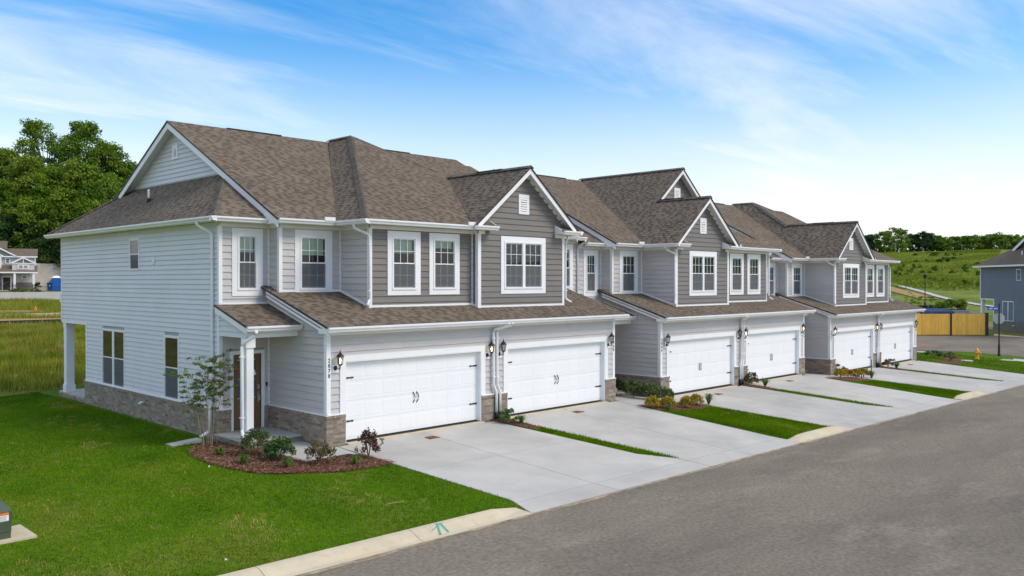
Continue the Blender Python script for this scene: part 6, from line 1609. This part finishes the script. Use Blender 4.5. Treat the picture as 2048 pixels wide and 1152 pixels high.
for px, lab in ((1674, 'left'), (1791, 'left visible'), (1924, 'right')):
    c = at_depth(px, 505, 400); c[2] = gz(c[0], c[1]); tp = at_depth(px, 486 if px < 1900 else 488, 400); tops.append(tp)
    if px == 1674: continue
    t = thing('utility_pole', lab + ' wooden utility pole before the far tree line', 'utility pole', c)
    p = MB(); p.lathe(c, [(.2, -.5), (.16, tp[2] - c[2])], 7); build(p, 'pole', 'greywood', t); p = MB(); p.box(c[0] - .08, c[0] + .08, c[1] - 1, c[1] + 1, tp[2] - .6, tp[2] - .42); build(p, 'crossarm', 'greywood', t)
tops.append(at_depth(2070, 489, 400))
mb = MB()
for a, b in zip(tops[:-1], tops[1:]):
    mb.tube([a - (0, 0, .3), (a + b) / 2 - (0, 0, .9), b - (0, 0, .3)], .05, 4, cap=False)
o = build(mb, 'power_line', 'silt'); tag(o, 'thin power line strung before the far tree line', 'power line')

# ================================================================== foreground things
# pad-mounted transformer at the left edge
c = gpt(22, 1079); zc = gz(c[0], c[1]); x1_, y0_ = c[0], c[1]
t = thing('transformer', 'dark green transformer box with orange warning label at the left edge', 'transformer', (x1_ - .5, y0_ + .4, zc))
p = MB(); p.box(x1_ - 1.05, x1_, y0_, y0_ + .85, zc + .03, zc + .14); p.box(x1_ - 1.05, x1_ - .0, y0_ + .008, y0_ + .85, zc + .14, zc + .50); build(p, 'cabinet', 'green', t)
p = MB(); p.box(x1_ - 1.06, x1_ + .006, y0_ - .008, y0_ + .40, zc + .145, zc + .49); build(p, 'door', 'green', t)
p = MB(); p.hexa([(x1_ - 1.07, y0_ - .014, zc + .49), (x1_ + .014, y0_ - .014, zc + .49), (x1_ + .014, y0_ + .87, zc + .50), (x1_ - 1.07, y0_ + .87, zc + .50), (x1_ - 1.05, y0_ + .08, zc + .575), (x1_ - .03, y0_ + .08, zc + .575), (x1_ - .03, y0_ + .80, zc + .60), (x1_ - 1.05, y0_ + .80, zc + .60)]); build(p, 'lid', 'green', t)
p = MB(); p.box(x1_ - .42, x1_ - .035, y0_ - .013, y0_ - .009, zc + .335, zc + .475); lb = build(p, 'warning_label', 'white', t); p = MB(); p.box(x1_ - .42, x1_ - .035, y0_ - .016, y0_ - .0135, zc + .435, zc + .475); build(p, 'label_band', 'orange', lb)
p = MB()
for k in range(5):
    for a, b_ in ((.05, .18), (.21, .36)): p.box(x1_ - .42 + a, x1_ - .42 + b_ - .01 * (k % 3), y0_ - .0150, y0_ - .0132, zc + .345 + k * .017, zc + .351 + k * .017)
build(p, 'print', 'text', lb)
mb = MB(); mb.box(x1_ - 1.45, x1_ + .36, y0_ - .17, y0_ + 1.1, zc - .1, zc + .03); o = build(mb, 'transformer_pad', 'curb'); tag(o, 'pale concrete pad under the green transformer', 'pad')
# rusty drain plates in the drives
for dx, nm in ((0, 'first'), (15.15, 'middle'), (30.35, 'last')):
    for x, y, sd_ in ((2.3, -.88, 'left'), (8.75, -.76, 'right')):
        t = thing('drain_cover', 'rusty drain cover in the %s driveway of the %s house' % (sd_, nm), 'drain cover', (x + dx, y, gz(x + dx, y) + .02))
        z = gz(x + dx, y) + .014; p = MB(); p.box(x + dx - .19, x + dx + .19, y - .17, y + .17, z - .03, z + .006); build(p, 'plate', 'rust', t)
        for k in range(5): p = MB(); p.box(x + dx - .16, x + dx + .16, y - .135 + k * .06, y - .11 + k * .06, z + .006, z + .012); build(p, 'bar', 'rust', t)
# stakes in the far bed
for px, py, h, lab in ((1743, 757, .95, 'thin dark steel stake in the far shrub bed'), (1723, 757, .5, 'short dark stake among the far gold shrubs')):
    c = gpt(px, py); p = MB(); p.tube([c - (0, 0, .1), c + (0, 0, h)], .02, 6); p.tube([c + (-.04, 0, h), c + (.04, 0, h)], .015, 5); o = build(p, 'stake', 'black'); tag(o, lab, 'stake')
# litter and a twig on the lawn
for px, py, lab in ((451, 1121, 'small white scrap on the lawn near the kerb'), (418, 934, 'tiny white scrap at the edge of the corner bed')):
    c = gpt(px, py); p = MB(); p.hexa([c + np.array(q) * .5 for q in ((-.04, -.03, 0), (.05, -.02, 0), (.04, .03, .01), (-.03, .035, 0), (-.03, -.02, .06), (.04, -.01, .05), (.02, .03, .065), (-.02, .02, .055))]); o = build(p, 'paper_scrap', 'white'); tag(o, lab, 'litter')
c = gpt(790, 1012); p = MB(); p.tube([c + (-.18, .05, .06), c + (0, 0, .075), c + (.16, -.06, .07), c + (.2, -.02, .07)], .007, 5); o = build(p, 'twig', 'tan'); tag(o, 'pale twig lying on the lawn near the first driveway', 'twig')
